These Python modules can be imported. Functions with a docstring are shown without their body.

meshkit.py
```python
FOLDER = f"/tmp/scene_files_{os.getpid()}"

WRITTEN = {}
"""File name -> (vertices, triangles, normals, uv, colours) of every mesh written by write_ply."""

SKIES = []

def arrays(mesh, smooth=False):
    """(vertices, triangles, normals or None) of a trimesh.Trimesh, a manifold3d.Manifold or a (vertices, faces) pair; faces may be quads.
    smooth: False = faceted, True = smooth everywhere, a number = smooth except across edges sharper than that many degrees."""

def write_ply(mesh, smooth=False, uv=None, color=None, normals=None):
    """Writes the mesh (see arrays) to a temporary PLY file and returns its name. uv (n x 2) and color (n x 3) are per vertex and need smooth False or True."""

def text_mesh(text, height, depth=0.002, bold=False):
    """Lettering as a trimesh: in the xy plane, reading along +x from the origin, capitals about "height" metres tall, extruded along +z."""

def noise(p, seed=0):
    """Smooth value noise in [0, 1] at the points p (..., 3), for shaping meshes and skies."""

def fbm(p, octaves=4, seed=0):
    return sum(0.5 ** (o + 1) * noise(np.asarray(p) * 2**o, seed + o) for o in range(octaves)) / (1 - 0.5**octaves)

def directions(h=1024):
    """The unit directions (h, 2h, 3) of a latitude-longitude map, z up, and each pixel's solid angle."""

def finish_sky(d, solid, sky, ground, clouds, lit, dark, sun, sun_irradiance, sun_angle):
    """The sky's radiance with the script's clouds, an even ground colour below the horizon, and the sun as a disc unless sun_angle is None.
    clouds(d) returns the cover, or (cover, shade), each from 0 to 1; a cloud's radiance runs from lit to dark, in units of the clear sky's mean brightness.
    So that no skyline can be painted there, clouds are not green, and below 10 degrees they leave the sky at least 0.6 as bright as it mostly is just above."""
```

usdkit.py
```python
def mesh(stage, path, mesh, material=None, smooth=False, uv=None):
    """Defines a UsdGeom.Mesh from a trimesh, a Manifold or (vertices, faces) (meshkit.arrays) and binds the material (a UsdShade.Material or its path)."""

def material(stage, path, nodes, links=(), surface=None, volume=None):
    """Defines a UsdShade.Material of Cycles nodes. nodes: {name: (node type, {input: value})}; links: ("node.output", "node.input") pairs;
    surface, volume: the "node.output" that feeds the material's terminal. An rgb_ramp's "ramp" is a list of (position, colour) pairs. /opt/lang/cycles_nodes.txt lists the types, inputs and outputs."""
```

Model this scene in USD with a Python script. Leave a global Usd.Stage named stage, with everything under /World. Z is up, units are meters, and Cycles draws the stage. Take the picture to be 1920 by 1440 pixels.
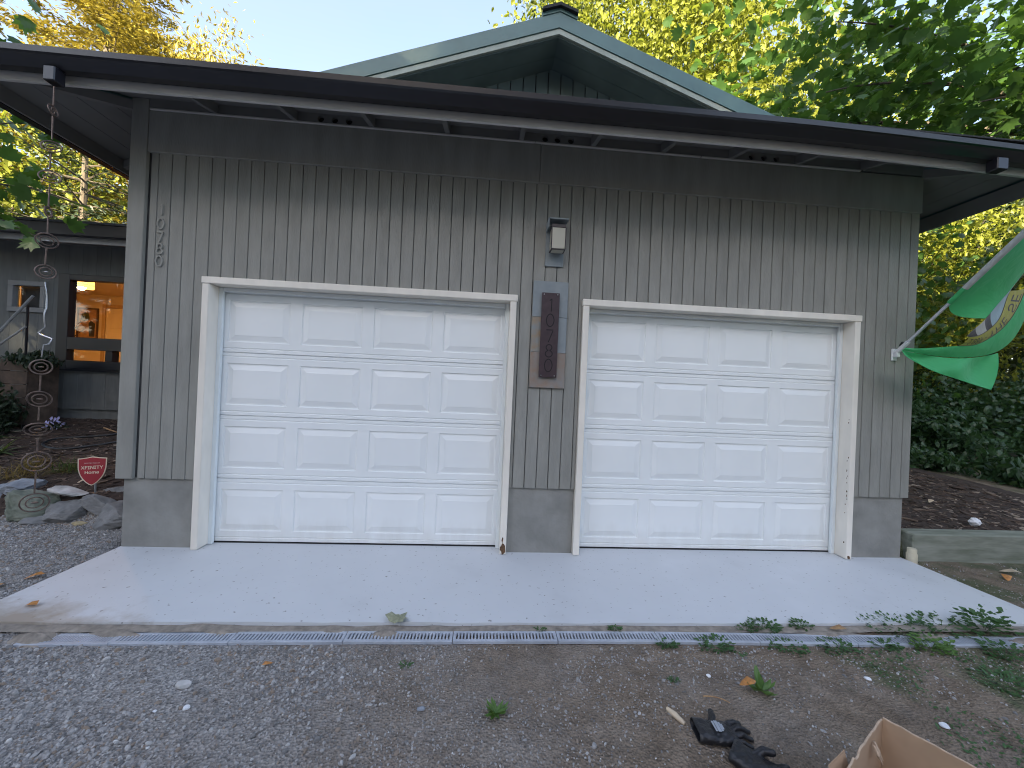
import math, numpy as np, trimesh, usdkit, meshkit
from pxr import Usd, UsdGeom, UsdLux, UsdShade, Sdf, Gf, Vt
stage = Usd.Stage.CreateInMemory()
UsdGeom.SetStageUpAxis(stage, UsdGeom.Tokens.z)
UsdGeom.SetStageMetersPerUnit(stage, 1.0)
UsdGeom.Xform.Define(stage, '/World')
UsdGeom.Scope.Define(stage, '/World/Looks')
PI = math.pi

# ---------------------------------------------------------------- camera, sky, sun, exposure
cam = UsdGeom.Camera.Define(stage, '/World/camera')
cam.CreateHorizontalApertureAttr(36.0)
cam.CreateVerticalApertureAttr(27.0)
cam.CreateFocalLengthAttr(13.5)
cam.CreateClippingRangeAttr(Gf.Vec2f(0.05, 2000.0))
EXPOSURE = 2.97
cam.CreateExposureAttr(EXPOSURE)
_yaw, _pitch, _roll = -0.0676, 0.0025, -0.0441
_cy, _sy, _cp, _sp, _cr, _sr = math.cos(_yaw), math.sin(_yaw), math.cos(_pitch), math.sin(_pitch), math.cos(_roll), math.sin(_roll)
_R = (np.array([[_cy, -_sy, 0], [_sy, _cy, 0], [0, 0, 1]]) @ np.array([[1, 0, 0], [0, _cp, -_sp], [0, _sp, _cp]])
      @ np.array([[_cr, 0, _sr], [0, 1, 0], [-_sr, 0, _cr]]))
_m = np.eye(4)
_m[0, :3], _m[1, :3], _m[2, :3], _m[3, :3] = _R[:, 0], _R[:, 2], -_R[:, 1], (-0.7504, -3.3319, 1.463)
cam.AddTransformOp().Set(Gf.Matrix4d(_m.tolist()))

SUN_AZ, SUN_EL = math.radians(194.0), math.radians(24.0)      # azimuth from +y towards +x: low sun behind the camera, a little to the left
SUN_I, SKY_S = 1.25, 0.08
sunv = np.array([math.sin(SUN_AZ) * math.cos(SUN_EL), math.cos(SUN_AZ) * math.cos(SUN_EL), math.sin(SUN_EL)])
dome = UsdLux.DomeLight.Define(stage, '/World/sky')
dome.GetPrim().SetCustomDataByKey('kind', 'structure')
usdkit.material(stage, '/World/Looks/sky_look', {
    'sky': ('sky_texture', {'sky_type': 'single_scattering', 'sun_disc': False, 'sun_elevation': SUN_EL, 'sun_rotation': SUN_AZ, 'altitude': 100.0, 'air_density': 1.0, 'aerosol_density': 1.6, 'ozone_density': 1.0}),
    'tc': ('texture_coordinate', {}), 'mp': ('mapping', {'scale': (1.0, 1.0, 2.2)}), 'cn': ('noise_texture', {'scale': 1.7, 'detail': 6.0, 'roughness': .55}),
    'cr': ('rgb_ramp', {'ramp': [(.3, (.24, .24, .24)), (.7, (.44, .44, .44))]}), 'cm': ('mix_color', {'b': (1.48, 1.48, 1.78), 'use_clamp': False}),   # a veil of thin high cloud
    'bg': ('background_shader', {'strength': SKY_S})}, [('tc.generated', 'mp.vector'), ('mp.vector', 'cn.vector'), ('cn.fac', 'cr.fac'), ('cr.color', 'cm.fac'), ('sky.color', 'cm.a'), ('cm.result', 'bg.color')], surface='bg.background')
UsdShade.MaterialBindingAPI.Apply(dome.GetPrim()).Bind(UsdShade.Material.Get(stage, '/World/Looks/sky_look'))
sun = UsdLux.DistantLight.Define(stage, '/World/sun')
sun.CreateIntensityAttr(SUN_I); sun.CreateNormalizeAttr(True); sun.CreateAngleAttr(0.5)
sun.CreateColorAttr(Gf.Vec3f(1.0, 0.84, 0.56))
_z = sunv; _x = np.cross([0, 0, 1.0], _z); _x /= np.linalg.norm(_x); _yv = np.cross(_z, _x)
_m = np.eye(4); _m[0, :3], _m[1, :3], _m[2, :3] = _x, _yv, _z
sun.AddTransformOp().Set(Gf.Matrix4d(_m.tolist()))

# ---------------------------------------------------------------- helpers
LOC, COUNT = {}, {}
def numbered(base):
    n = COUNT.get(base, 0); COUNT[base] = n + 1
    return base if n == 0 else '%s_%03d' % (base, n)
def keys(prim, **kw):
    for k, v in kw.items():
        if v: prim.SetCustomDataByKey(k, v)
def thing(name, label, cat, loc=(0, 0, 0), group=None, kind=None, rotz=0, scale=None):
    p = numbered('/World/' + name)
    x = UsdGeom.Xform.Define(stage, p)
    x.AddTranslateOp().Set(Gf.Vec3d(*map(float, loc)))
    if rotz: x.AddRotateZOp().Set(math.degrees(rotz))
    if scale: x.AddScaleOp().Set(Gf.Vec3f(*([scale] * 3 if np.ndim(scale) == 0 else scale)))
    keys(x.GetPrim(), label=label, category=cat, group=group, kind=kind)
    LOC[p] = np.array(loc, float)
    return p
def sub(name, parent, label=None):                     # a part that only holds sub-parts
    p = numbered(parent + '/' + name)
    UsdGeom.Xform.Define(stage, p); LOC[p] = LOC[parent]
    if label: keys(stage.GetPrimAtPath(p), label=label)
    return p
def part(name, mesh, mat, parent, smooth=False, label=None, kind=None, local=False):
    p = numbered(parent + '/' + name)
    v, f = tidy(*vf(mesh))
    if not local: v = v - LOC[parent]
    LOC[p] = LOC[parent]
    usdkit.mesh(stage, p, trimesh.Trimesh(v, f, process=False), L(mat), smooth)
    if label or kind: keys(stage.GetPrimAtPath(p), label=label, kind=kind)
    return p
def solo(name, mesh, mat, label, cat, group=None, kind=None, smooth=False):
    p = numbered('/World/' + name)
    usdkit.mesh(stage, p, trimesh.Trimesh(*tidy(*vf(mesh)), process=False), L(mat), smooth)
    LOC[p] = np.zeros(3)
    keys(stage.GetPrimAtPath(p), label=label, category=cat, group=group, kind=kind)
    return p
def struct(name, mesh, mat, smooth=False, label=None, kind='structure'):
    p = numbered('/World/' + name)
    usdkit.mesh(stage, p, trimesh.Trimesh(*tidy(*vf(mesh)), process=False), L(mat), smooth)
    LOC[p] = np.zeros(3)
    keys(stage.GetPrimAtPath(p), kind=kind, label=label)
    return p
def copy(src, loc, rotz=0, scale=1.0, label=None, group=None):
    prim = stage.GetPrimAtPath(src); cd = prim.GetCustomData()
    base = src.rpartition('/')[2]
    base = base[:-4] if base[-4:-3] == '_' and base[-3:].isdigit() else base
    p = numbered('/World/' + base)
    x = UsdGeom.Xform.Define(stage, p)
    x.GetPrim().GetReferences().AddInternalReference(src)
    x.ClearXformOpOrder()
    x.AddTranslateOp(opSuffix='c').Set(Gf.Vec3d(*map(float, loc)))
    x.AddRotateZOp(opSuffix='c').Set(math.degrees(rotz))
    x.AddScaleOp(opSuffix='c').Set(Gf.Vec3f(*([scale] * 3 if np.ndim(scale) == 0 else scale)))
    x.GetPrim().SetInstanceable(True)
    keys(x.GetPrim(), label=label or cd.get('label'), category=cd.get('category'), group=group or cd.get('group'))
    return p
def L(m): return UsdShade.Material.Get(stage, '/World/Looks/' + m)
def tidy(v, f):                                          # drops vertices no face uses
    f = np.asarray(f); u, inv = np.unique(f.ravel(), return_inverse=True)
    return np.asarray(v)[u], inv.reshape(f.shape)
def vf(m):
    if hasattr(m, 'to_mesh'):
        q = m.to_mesh(); return np.array(q.vert_properties[:, :3], float), np.array(q.tri_verts)
    if isinstance(m, (tuple, list)):
        v, f = np.asarray(m[0], float), np.asarray(m[1], int)
        if f.ndim == 2 and f.shape[1] == 4: f = np.vstack([f[:, [0, 1, 2]], f[:, [0, 2, 3]]])
        return v, f
    return np.asarray(m.vertices, float), np.asarray(m.faces, int)
def cat(ms):
    V, F, n = [], [], 0
    for m in ms:
        v, f = vf(m); V.append(v); F.append(f + n); n += len(v)
    return np.vstack(V), np.vstack(F)
_BF = np.array([[0, 2, 3, 1], [4, 5, 7, 6], [0, 1, 5, 4], [2, 6, 7, 3], [0, 4, 6, 2], [1, 3, 7, 5]])
def box(x0, x1, y0, y1, z0, z1):
    v = np.array([[x, y, z] for z in (z0, z1) for y in (y0, y1) for x in (x0, x1)], float)
    return v, np.vstack([_BF[:, [0, 1, 2]], _BF[:, [0, 2, 3]]])
def cbox(x0, x1, y0, y1, z0, z1, c=.004):              # box with chamfered edges
    import manifold3d as m3
    pts = []
    for sx in (0, 1):
        for sy in (0, 1):
            for sz in (0, 1):
                p = np.array([(x0, x1)[sx], (y0, y1)[sy], (z0, z1)[sz]]); s = np.array([1 - 2 * sx, 1 - 2 * sy, 1 - 2 * sz]) * c
                for k in range(3):
                    q = p + s; q[k] = p[k]; pts.append(q)
    return vf(m3.Manifold.hull_points(np.array(pts)))
def prism(poly, axis, a, b):                           # convex-or-not polygon extruded along an axis; poly in the other two axes (cyclic order)
    from shapely.geometry import Polygon
    P = Polygon(poly)
    if not P.exterior.is_ccw: P = Polygon(list(P.exterior.coords)[::-1])
    m = trimesh.creation.extrude_polygon(P, b - a, engine='earcut')
    v = np.array(m.vertices); v[:, 2] += a
    o = {0: [2, 0, 1], 1: [1, 2, 0], 2: [0, 1, 2]}[axis]   # poly axes: axis0 -> (y,z), axis1 -> (z,x), axis2 -> (x,y)
    return v[:, o], np.array(m.faces)
def quad(a, b, c, d): return np.array([a, b, c, d], float), np.array([[0, 1, 2], [0, 2, 3]])
def slab4(a, b, c, d, t):                              # four corners extruded by the vector t
    v = np.array([a, b, c, d], float); v = np.vstack([v, v + np.asarray(t)])
    f = [[0, 1, 2, 3], [7, 6, 5, 4]] + [[i, i + 4, (i + 1) % 4 + 4, (i + 1) % 4] for i in range(4)]
    m = trimesh.Trimesh(*vf((v, np.array(f))), process=False)
    trimesh.repair.fix_normals(m); return m.vertices, m.faces
def tube(pts, r, n=8, cap=True):
    P = np.asarray(pts, float); r = np.broadcast_to(np.asarray(r, float), len(P))
    T = np.gradient(P, axis=0); T /= np.linalg.norm(T, axis=1, keepdims=True) + 1e-12
    up = np.array([0, 0, 1.0]) if abs(T[0, 2]) < .9 else np.array([1.0, 0, 0])
    V = []
    A = np.cross(up, T[0]); A /= np.linalg.norm(A)
    a = np.linspace(0, 2 * PI, n, endpoint=False)
    for p, t, q in zip(P, T, r):
        A = A - t * (A @ t); A /= np.linalg.norm(A) + 1e-12; B = np.cross(t, A)
        V.append(p + q * (np.cos(a)[:, None] * A + np.sin(a)[:, None] * B))
    F = []
    for i in range(len(P) - 1):
        for k in range(n):
            F.append([i * n + k, i * n + (k + 1) % n, (i + 1) * n + (k + 1) % n, (i + 1) * n + k])
    V = np.vstack(V); V, F = vf((V, np.array(F)))
    if cap:
        m = len(V); V = np.vstack([V, P[0], P[-1]])
        e = (len(P) - 1) * n
        F = np.vstack([F, [[(k + 1) % n, k, m] for k in range(n)], [[e + k, e + (k + 1) % n, m + 1] for k in range(n)]])
    return V, F
def ring(c, R, r, ax, n=24, k=6):                      # torus, ax = its axis
    ax = np.asarray(ax, float) / np.linalg.norm(ax)
    a = np.cross(ax, [0, 0, 1.0]) if abs(ax[2]) < .9 else np.cross(ax, [1.0, 0, 0]); a /= np.linalg.norm(a); b = np.cross(ax, a)
    t = np.linspace(0, 2 * PI, n, endpoint=False); q = np.linspace(0, 2 * PI, k, endpoint=False)
    d = np.cos(t)[:, None] * a + np.sin(t)[:, None] * b
    V = (np.asarray(c) + (R + r * np.cos(q))[None, :, None] * d[:, None, :] + (r * np.sin(q))[None, :, None] * ax).reshape(-1, 3)
    F = [[i * k + j, ((i + 1) % n) * k + j, ((i + 1) % n) * k + (j + 1) % k, i * k + (j + 1) % k] for i in range(n) for j in range(k)]
    return vf((V, np.array(F)))
def rots(rng, n, tilt=1.0):                            # random rotation matrices; tilt < 1 keeps the normal near up
    a = rng.uniform(0, 2 * PI, n); th = np.arccos(1 - rng.uniform(0, 1, n) * tilt); ph = rng.uniform(0, 2 * PI, n)
    z = np.stack([np.sin(th) * np.cos(ph), np.sin(th) * np.sin(ph), np.cos(th)], 1)
    x = np.stack([np.cos(a), np.sin(a), np.zeros(n)], 1); x -= z * (x * z).sum(1, keepdims=True); x /= np.linalg.norm(x, axis=1, keepdims=True) + 1e-9
    return np.stack([x, np.cross(z, x), z], 2)
def scatter(tv, tf, pos, R, s):
    tv, tf = np.asarray(tv, float), np.asarray(tf, int); n = len(pos)
    s = np.broadcast_to(s, n)
    V = np.einsum('nij,vj->nvi', R, tv) * s[:, None, None] + pos[:, None, :]
    F = tf[None] + (np.arange(n) * len(tv))[:, None, None]
    return V.reshape(-1, 3), F.reshape(-1, 3)
def grid_surface(P, nu, nv, order=3):                  # smooth sheet through a grid of control points (a, b, 3)
    from scipy.interpolate import RectBivariateSpline
    P = np.asarray(P, float); a, b = P.shape[:2]
    u, v = np.linspace(0, 1, a), np.linspace(0, 1, b)
    U, Vv = np.linspace(0, 1, nu), np.linspace(0, 1, nv)
    Q = np.stack([RectBivariateSpline(u, v, P[..., k], kx=min(order, a - 1), ky=min(order, b - 1))(U, Vv) for k in range(3)], -1)
    F = [[i * nv + j, (i + 1) * nv + j, (i + 1) * nv + j + 1, i * nv + j + 1] for i in range(nu - 1) for j in range(nv - 1)]
    return Q, np.array(F)

# ---------------------------------------------------------------- materials
def mat(name, col, rough=.6, var=.12, scale=6.0, bump=0.0, bscale=60.0, stretch=(1, 1, 1), spec=.5, metal=0.0, col2=None, cscale=None, detail=4.0, obj=False, coat=0.0):
    col = np.array(col, float); c2 = np.array(col2, float) if col2 is not None else col * (1 - var * 2)
    n = {'g': ('geometry', {}), 't': ('texture_coordinate', {}), 'mp': ('mapping', {'scale': stretch}),
         'n': ('noise_texture', {'scale': scale, 'detail': detail, 'roughness': .6}),
         'r': ('rgb_ramp', {'ramp': [(.3, c2), (.7, col if col2 is not None else np.minimum(col * (1 + var), 1))]}),
         'p': ('principled_bsdf', {'roughness': rough, 'specular_ior_level': spec, 'metallic': metal, 'coat_weight': coat})}
    src = 't.object' if obj else 'g.position'
    l = [(src, 'mp.vector'), ('mp.vector', 'n.vector'), ('n.fac', 'r.fac'), ('r.color', 'p.base_color')]
    if bump:
        n['bn'] = ('noise_texture', {'scale': bscale, 'detail': 3.0, 'roughness': .6}); n['b'] = ('bump', {'strength': bump, 'distance': .004})
        l += [('mp.vector', 'bn.vector'), ('bn.fac', 'b.height'), ('b.normal', 'p.normal')]
    return usdkit.material(stage, '/World/Looks/' + name, n, l, surface='p.BSDF')
def leaf_mat(name, cols, trans=.3, rough=.5, tcol=None, spec=.35):
    k = np.linspace(0, 1, len(cols))
    t = tcol or [np.minimum(np.array(c) * np.array((1.5, 1.4, .7)), 1) for c in cols]
    n = {'g': ('geometry', {}), 'r': ('rgb_ramp', {'ramp': list(zip(k, cols))}), 'rt': ('rgb_ramp', {'ramp': list(zip(k, t))}),
         'p': ('principled_bsdf', {'roughness': rough, 'specular_ior_level': spec}), 'tr': ('translucent_bsdf', {}), 'm': ('mix_closure', {'fac': trans})}
    l = [('g.random_per_island', 'r.fac'), ('g.random_per_island', 'rt.fac'), ('r.color', 'p.base_color'), ('rt.color', 'tr.color'), ('p.BSDF', 'm.closure1'), ('tr.BSDF', 'm.closure2')]
    return usdkit.material(stage, '/World/Looks/' + name, n, l, surface='m.closure')
for _i, _k in enumerate((1.0, .965, 1.03, .985)): mat('siding_paint' + ('', '_b', '_c', '_d')[_i], np.array((.275, .272, .245)) * _k, .62, .08, 2.0 + .5 * _i, .8, 26, (4.0, 4.0, .8), spec=.3)
mat('dark_sheathing', (.05, .05, .05), .8)
mat('foundation_paint', (.262, .26, .24), .6, .12, 3.5, 1.0, 26, spec=.3)
mat('planter_wood', (.085, .058, .042), .8, .3, 8, .4, 30)
mat('fascia_paint_lit', (.50, .485, .46), .55, .05, 3)  # house taupe made lighter: light from the ground is put into the colour
mat('soffit_paint', (.185, .182, .176), .7, .06, 3, .2, 20)
mat('trim_cream', (.78, .73, .645), .42, .05, 5, .12, 25, (1, 1, .4))
mat('rotten_wood', (.13, .07, .035), .85, .3, 40, .8, 80)
usdkit.material(stage, '/World/Looks/door_white', {'g': ('geometry', {}), 'sep': ('separate_xyz', {}), 'z': ('map_range', {'from_min': .42, 'from_max': .0, 'clamp': True}), 'mp': ('mapping', {'scale': (7.0, 7.0, 2.0)}), 'n': ('noise_texture', {'scale': 1.0, 'detail': 6.0, 'roughness': .65}),
    'mu': ('math', {'math_type': 'multiply'}), 'dr': ('rgb_ramp', {'ramp': [(.22, (0, 0, 0)), (.75, (.55, .55, .55))]}), 'n2': ('noise_texture', {'scale': 2.2, 'detail': 4.0}), 'r2': ('rgb_ramp', {'ramp': [(.3, (.765, .79, .785)), (.7, (.80, .82, .815))]}),
    'm': ('mix_color', {'b': (.50, .47, .42)}), 'bn': ('noise_texture', {'scale': 260.0, 'detail': 2.0}), 'b': ('bump', {'strength': .12, 'distance': .002}), 'p': ('principled_bsdf', {'roughness': .36, 'specular_ior_level': .45})},
    [('g.position', 'sep.vector'), ('sep.z', 'z.value'), ('g.position', 'mp.vector'), ('mp.vector', 'n.vector'), ('z.result', 'mu.value1'), ('n.fac', 'mu.value2'), ('mu.value', 'dr.fac'), ('g.position', 'n2.vector'), ('n2.fac', 'r2.fac'), ('r2.color', 'm.a'), ('dr.color', 'm.fac'), ('m.result', 'p.base_color'), ('mp.vector', 'bn.vector'), ('bn.fac', 'b.height'), ('b.normal', 'p.normal')], surface='p.BSDF')
mat('stop_white', (.74, .78, .78), .4, .03, 3)
mat('gutter_black', (.009, .009, .013), .30, .15, 4, .05, 12, spec=.5)
mat('teal_metal', (.085, .17, .165), .42, .08, 3, spec=.5)
mat('teal_dark', (.14, .19, .185), .6, .1, 3)
mat('rake_white', (.34, .385, .335), .6, .08, 8)
mat('roof_black', (.02, .022, .022), .8, .2, 30, .3, 60)
mat('dark_floor', (.06, .06, .06), .8)
mat('black_rubber', (.015, .015, .015), .6)
mat('dark_steel', (.05, .03, .035), .45, .12, 20, .1, 40)
mat('cut_black', (.004, .004, .004), .7)
mat('screw_steel', (.6, .6, .6), .3, .05, metal=1.0)
mat('lamp_bronze', (.055, .045, .045), .45, .15, 10)
mat('window_black', (.008, .009, .012), .4)
mat('interior_wall', (.62, .52, .40), .8, .03, 2)
mat('interior_wood', (.45, .30, .16), .5, .1, 8, stretch=(6, 6, 1))
mat('picture_frame', (.10, .05, .03), .5)
mat('copper_brown', (.16, .115, .095), .45, .25, 30, metal=.5)
mat('bright_metal', (.55, .55, .58), .25, .1, 20, metal=1.0)
mat('grey_rail', (.28, .29, .29), .5)
mat('timber_old', (.27, .28, .235), .85, .25, 7, .6, 22, (.35, 2, 2), col2=(.12, .135, .095))
mat('pvc_cream', (.62, .56, .42), .45, .08, 12)
mat('alu_pole', (.62, .63, .66), .35, .05, metal=.6)
mat('bracket_white', (.72, .72, .72), .4, .05)
mat('plastic_white', (.8, .8, .82), .4)
mat('cable_black', (.10, .10, .11), .5)
mat('hose_black', (.02, .022, .025), .35)
mat('grate_grey', (.38, .41, .46), .5, .1, 10, .1, 60)
mat('drain_dark', (.012, .012, .012), .9)
mat('drain_dirt', (.27, .235, .195), .95, .2, 20, .6, 60)
mat('bark', (.085, .07, .055), .9, .35, 6, 1.0, 14, (2, 2, .5), obj=True)
mat('stone_dark', (.24, .238, .235), .85, .3, 7, .8, 18, col2=(.10, .102, .10))
mat('stone_green', (.235, .25, .205), .9, .3, 6, .8, 16, col2=(.10, .12, .09))
mat('stone_blue', (.30, .325, .36), .85, .3, 7, .8, 18, col2=(.14, .155, .18))
mat('stone_pale', (.48, .47, .455), .85, .2, 9, .6, 24)
mat('stone_tan', (.45, .37, .22), .8, .15, 12, .4, 40)
mat('chip_white', (.75, .76, .78), .5)
mat('leaf_tan', (.42, .27, .13), .7, .25, 40, col2=(.25, .14, .07))
mat('leaf_orange', (.50, .22, .06), .6, .2, 40)
mat('leaf_olive', (.30, .31, .20), .65, .2, 40)
mat('wood_pale', (.60, .48, .34), .6, .1, 20)
mat('twig_brown', (.14, .09, .06), .8)
mat('cardboard', (.42, .285, .18), .8, .06, 5, .15, 50)
mat('cardboard_edge', (.50, .37, .26), .9, .12, 60)
mat('glove_black', (.014, .014, .016), .42, .2, 60, .5, 160)
mat('badge_grey', (.35, .38, .42), .4)
mat('petal_violet', (.55, .52, .85), .6)

mat('wing_paint_shaded', (.15, .155, .148), .65, .1, 2.5, .6, 30, (4, 4, .8), spec=.3)  # darker copy of the garage paint: the shade on the wing is in the colour
mat('wing_fascia_shaded', (.24, .24, .235), .6, .06, 3)  # trim tone lowered the same way, with the shade put into the colour
# ================================================================ the garage
XL, XR, ZS, ZB, ZT = -3.706, 3.235, .570, 3.231, 3.567       # wall ends, foot of the siding, underside and top of the frieze board
DOORS = [(-3.098, -.516), (.068, 2.659)]
ZD, TW = 2.240, .055                                          # top of the door frames, width of the casing
G = thing('garage', 'taupe timber garage with two white panelled doors and a green metal gable roof', 'garage', (0, 0, 0))
rng = np.random.default_rng(5)
# foundation wall, a little behind the siding
for a, b in ((XL + .03, DOORS[0][0]), (DOORS[0][1], DOORS[1][0]), (DOORS[1][1], XR - .03)):
    part('foundation', cbox(a, b - .0005, .022, .26, -.25, ZS + .004, .006), 'foundation_paint', G)
# sheathing behind the grooves and the closed body of the building
sh = []
for a, b in ((XL + .03, DOORS[0][0] + .03), (DOORS[0][1] - .03, DOORS[1][0] + .03), (DOORS[1][1] - .03, XR - .03)):
    sh.append(box(a, b, .013, .15, ZS + .006, 3.66))
for a, b in DOORS: sh.append(box(a + .031, b - .031, .013, .15, ZD - .02, 3.66))
part('sheathing', cat(sh), 'dark_sheathing', G)
part('side_wall', box(XL, XL + .14, .152, 7.2, -.25, 3.63), 'siding_paint', G)
part('side_wall', box(XR - .14, XR, .152, 7.2, -.25, 3.63), 'siding_paint', G)
part('rear_wall', box(XL + .14, XR - .14, 7.06, 7.2, -.25, 3.63), 'siding_paint', G)
part('garage_floor', box(XL + .14, XR - .14, .262, 7.05, -.1, -.004), 'dark_floor', G)
# siding boards, each its own piece
P0, PW, GR = -3.498, .10386, .0062
def board(x0, x1):
    z0, z1, pieces = ZS + rng.uniform(-.001, .001), ZB + .01, []
    cuts = [(a, b) for a, b in DOORS if a < x1 and b > x0]
    dy = rng.uniform(-.0012, .0012)
    if not cuts: pieces.append((x0, x1, z0, z1))
    else:
        a, b = cuts[0]
        pieces.append((x0, x1, ZD + .003, z1))
        if x0 < a - .006: pieces.append((x0, a - .003, z0, ZD + .003))
        if x1 > b + .006: pieces.append((b + .003, x1, z0, ZD + .003))
    ms = []
    c = .0025
    for p0, p1, q0, q1 in pieces:
        ms.append(prism([(p0, .013), (p0, dy + c), (p0 + c, dy), (p1 - c, dy), (p1, dy + c), (p1, .013)], 2, q0, q1))
    return cat(ms)
k = -2
while True:
    x0 = P0 + k * PW + GR / 2; x1 = x0 + PW - GR; k += 1
    if x1 < XL + .145: continue
    if x0 > XR - .012: break
    part('siding_board', board(max(x0, XL + .150), min(x1, XR - .001)), 'siding_paint' + ('', '', '_b', '_c', '_d')[rng.integers(0, 5)], G)
part('corner_board', cbox(XL, XL + .128, -.022, .012, ZS - .004, 3.655, .003), 'siding_paint', G)
# frieze boards with a thin ledge on top
part('frieze_board', cbox(XL + .131, -.365, -.018, .012, ZB, ZT, .003), 'siding_paint', G)
part('frieze_board', cbox(-.362, XR + .002, -.0175, .012, ZB + .001, ZT - .003, .003), 'siding_paint', G)
for a, b in ((XL + .14, -.42), (-.415, 1.07), (1.08, 2.60)):
    part('ledge_strip', cbox(a, b, -.030, .012, ZT - .001, ZT + .012, .002), 'fascia_paint_lit', G)
# rafters, vent blocks between them, sheathing boards above
RX = [-3.063 + .631 * i for i in range(10)]
SL = .27
def zr(y): return ZT + .02 + SL * y                            # underside of the front rafters
for x in RX:
    part('rafter', prism([(.012, zr(.012)), (-.615, zr(-.615)), (-.615, zr(-.615) + .074), (.012, zr(.012) + .074)], 0, x - .02, x + .02), 'soffit_paint', G)
def discs(xs, zc, r, y):
    ms = []
    for x in xs:
        a = np.linspace(0, 2 * PI, 20, endpoint=False)
        ms.append((np.vstack([[x, y, zc], np.stack([x + r * np.cos(a), np.full(20, y), zc + r * np.sin(a)], 1)]), np.array([[0, 1 + (i + 1) % 20, 1 + i] for i in range(20)])))
    return cat(ms)
HO = {2: (-2.226, -2.112, -1.994), 5: (-.330, -.221, -.103), 8: (1.551, 1.668, 1.785)}
ends = [XL + .131] + RX + [XR]
from shapely.geometry import Polygon, Point
for i, (a, b) in enumerate(zip(ends[:-1], ends[1:])):
    a2, b2 = a + (.021 if i else 0), b - (.021 if i < 10 else 0)
    poly = Polygon([(a2, ZT + .012), (b2, ZT + .012), (b2, 3.664), (a2, 3.664)])
    for x in HO.get(i, ()): poly = poly.difference(Point(x, 3.617).buffer(.027, 10))
    m = trimesh.creation.extrude_polygon(poly, .03, engine='earcut'); v = np.array(m.vertices)
    part('vent_block', (np.stack([v[:, 0], .012 - v[:, 2], v[:, 1]], 1), np.array(m.faces)[:, ::-1]), 'soffit_paint', G)
    if i in HO: part('vent_screen', box(a2, b2, .0125, .0128, ZT + .02, 3.655), 'cut_black', G)
def zs_(y): return zr(y) + .077
XE0, XE1, YE = -4.28, 3.80, -.62                               # outer faces of the side fascias, of the front fascia
for j in range(4):                                             # soffit boards run along the eave
    y0, y1 = -.612 + j * .157, -.612 + j * .157 + .153
    hx = lambda y: (max(XL + (XL - XE0) * (y - .03) / .56, XE0 + .025), min(XR + (XR - XE1) * (y - .03) / .56, XE1 - .025))
    part('soffit_board', slab4((hx(y0)[0], y0, zs_(y0)), (hx(y0)[1], y0, zs_(y0)), (hx(y1)[1], y1, zs_(y1)), (hx(y1)[0], y1, zs_(y1)), (0, 0, .012)), 'soffit_paint', G)
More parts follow.
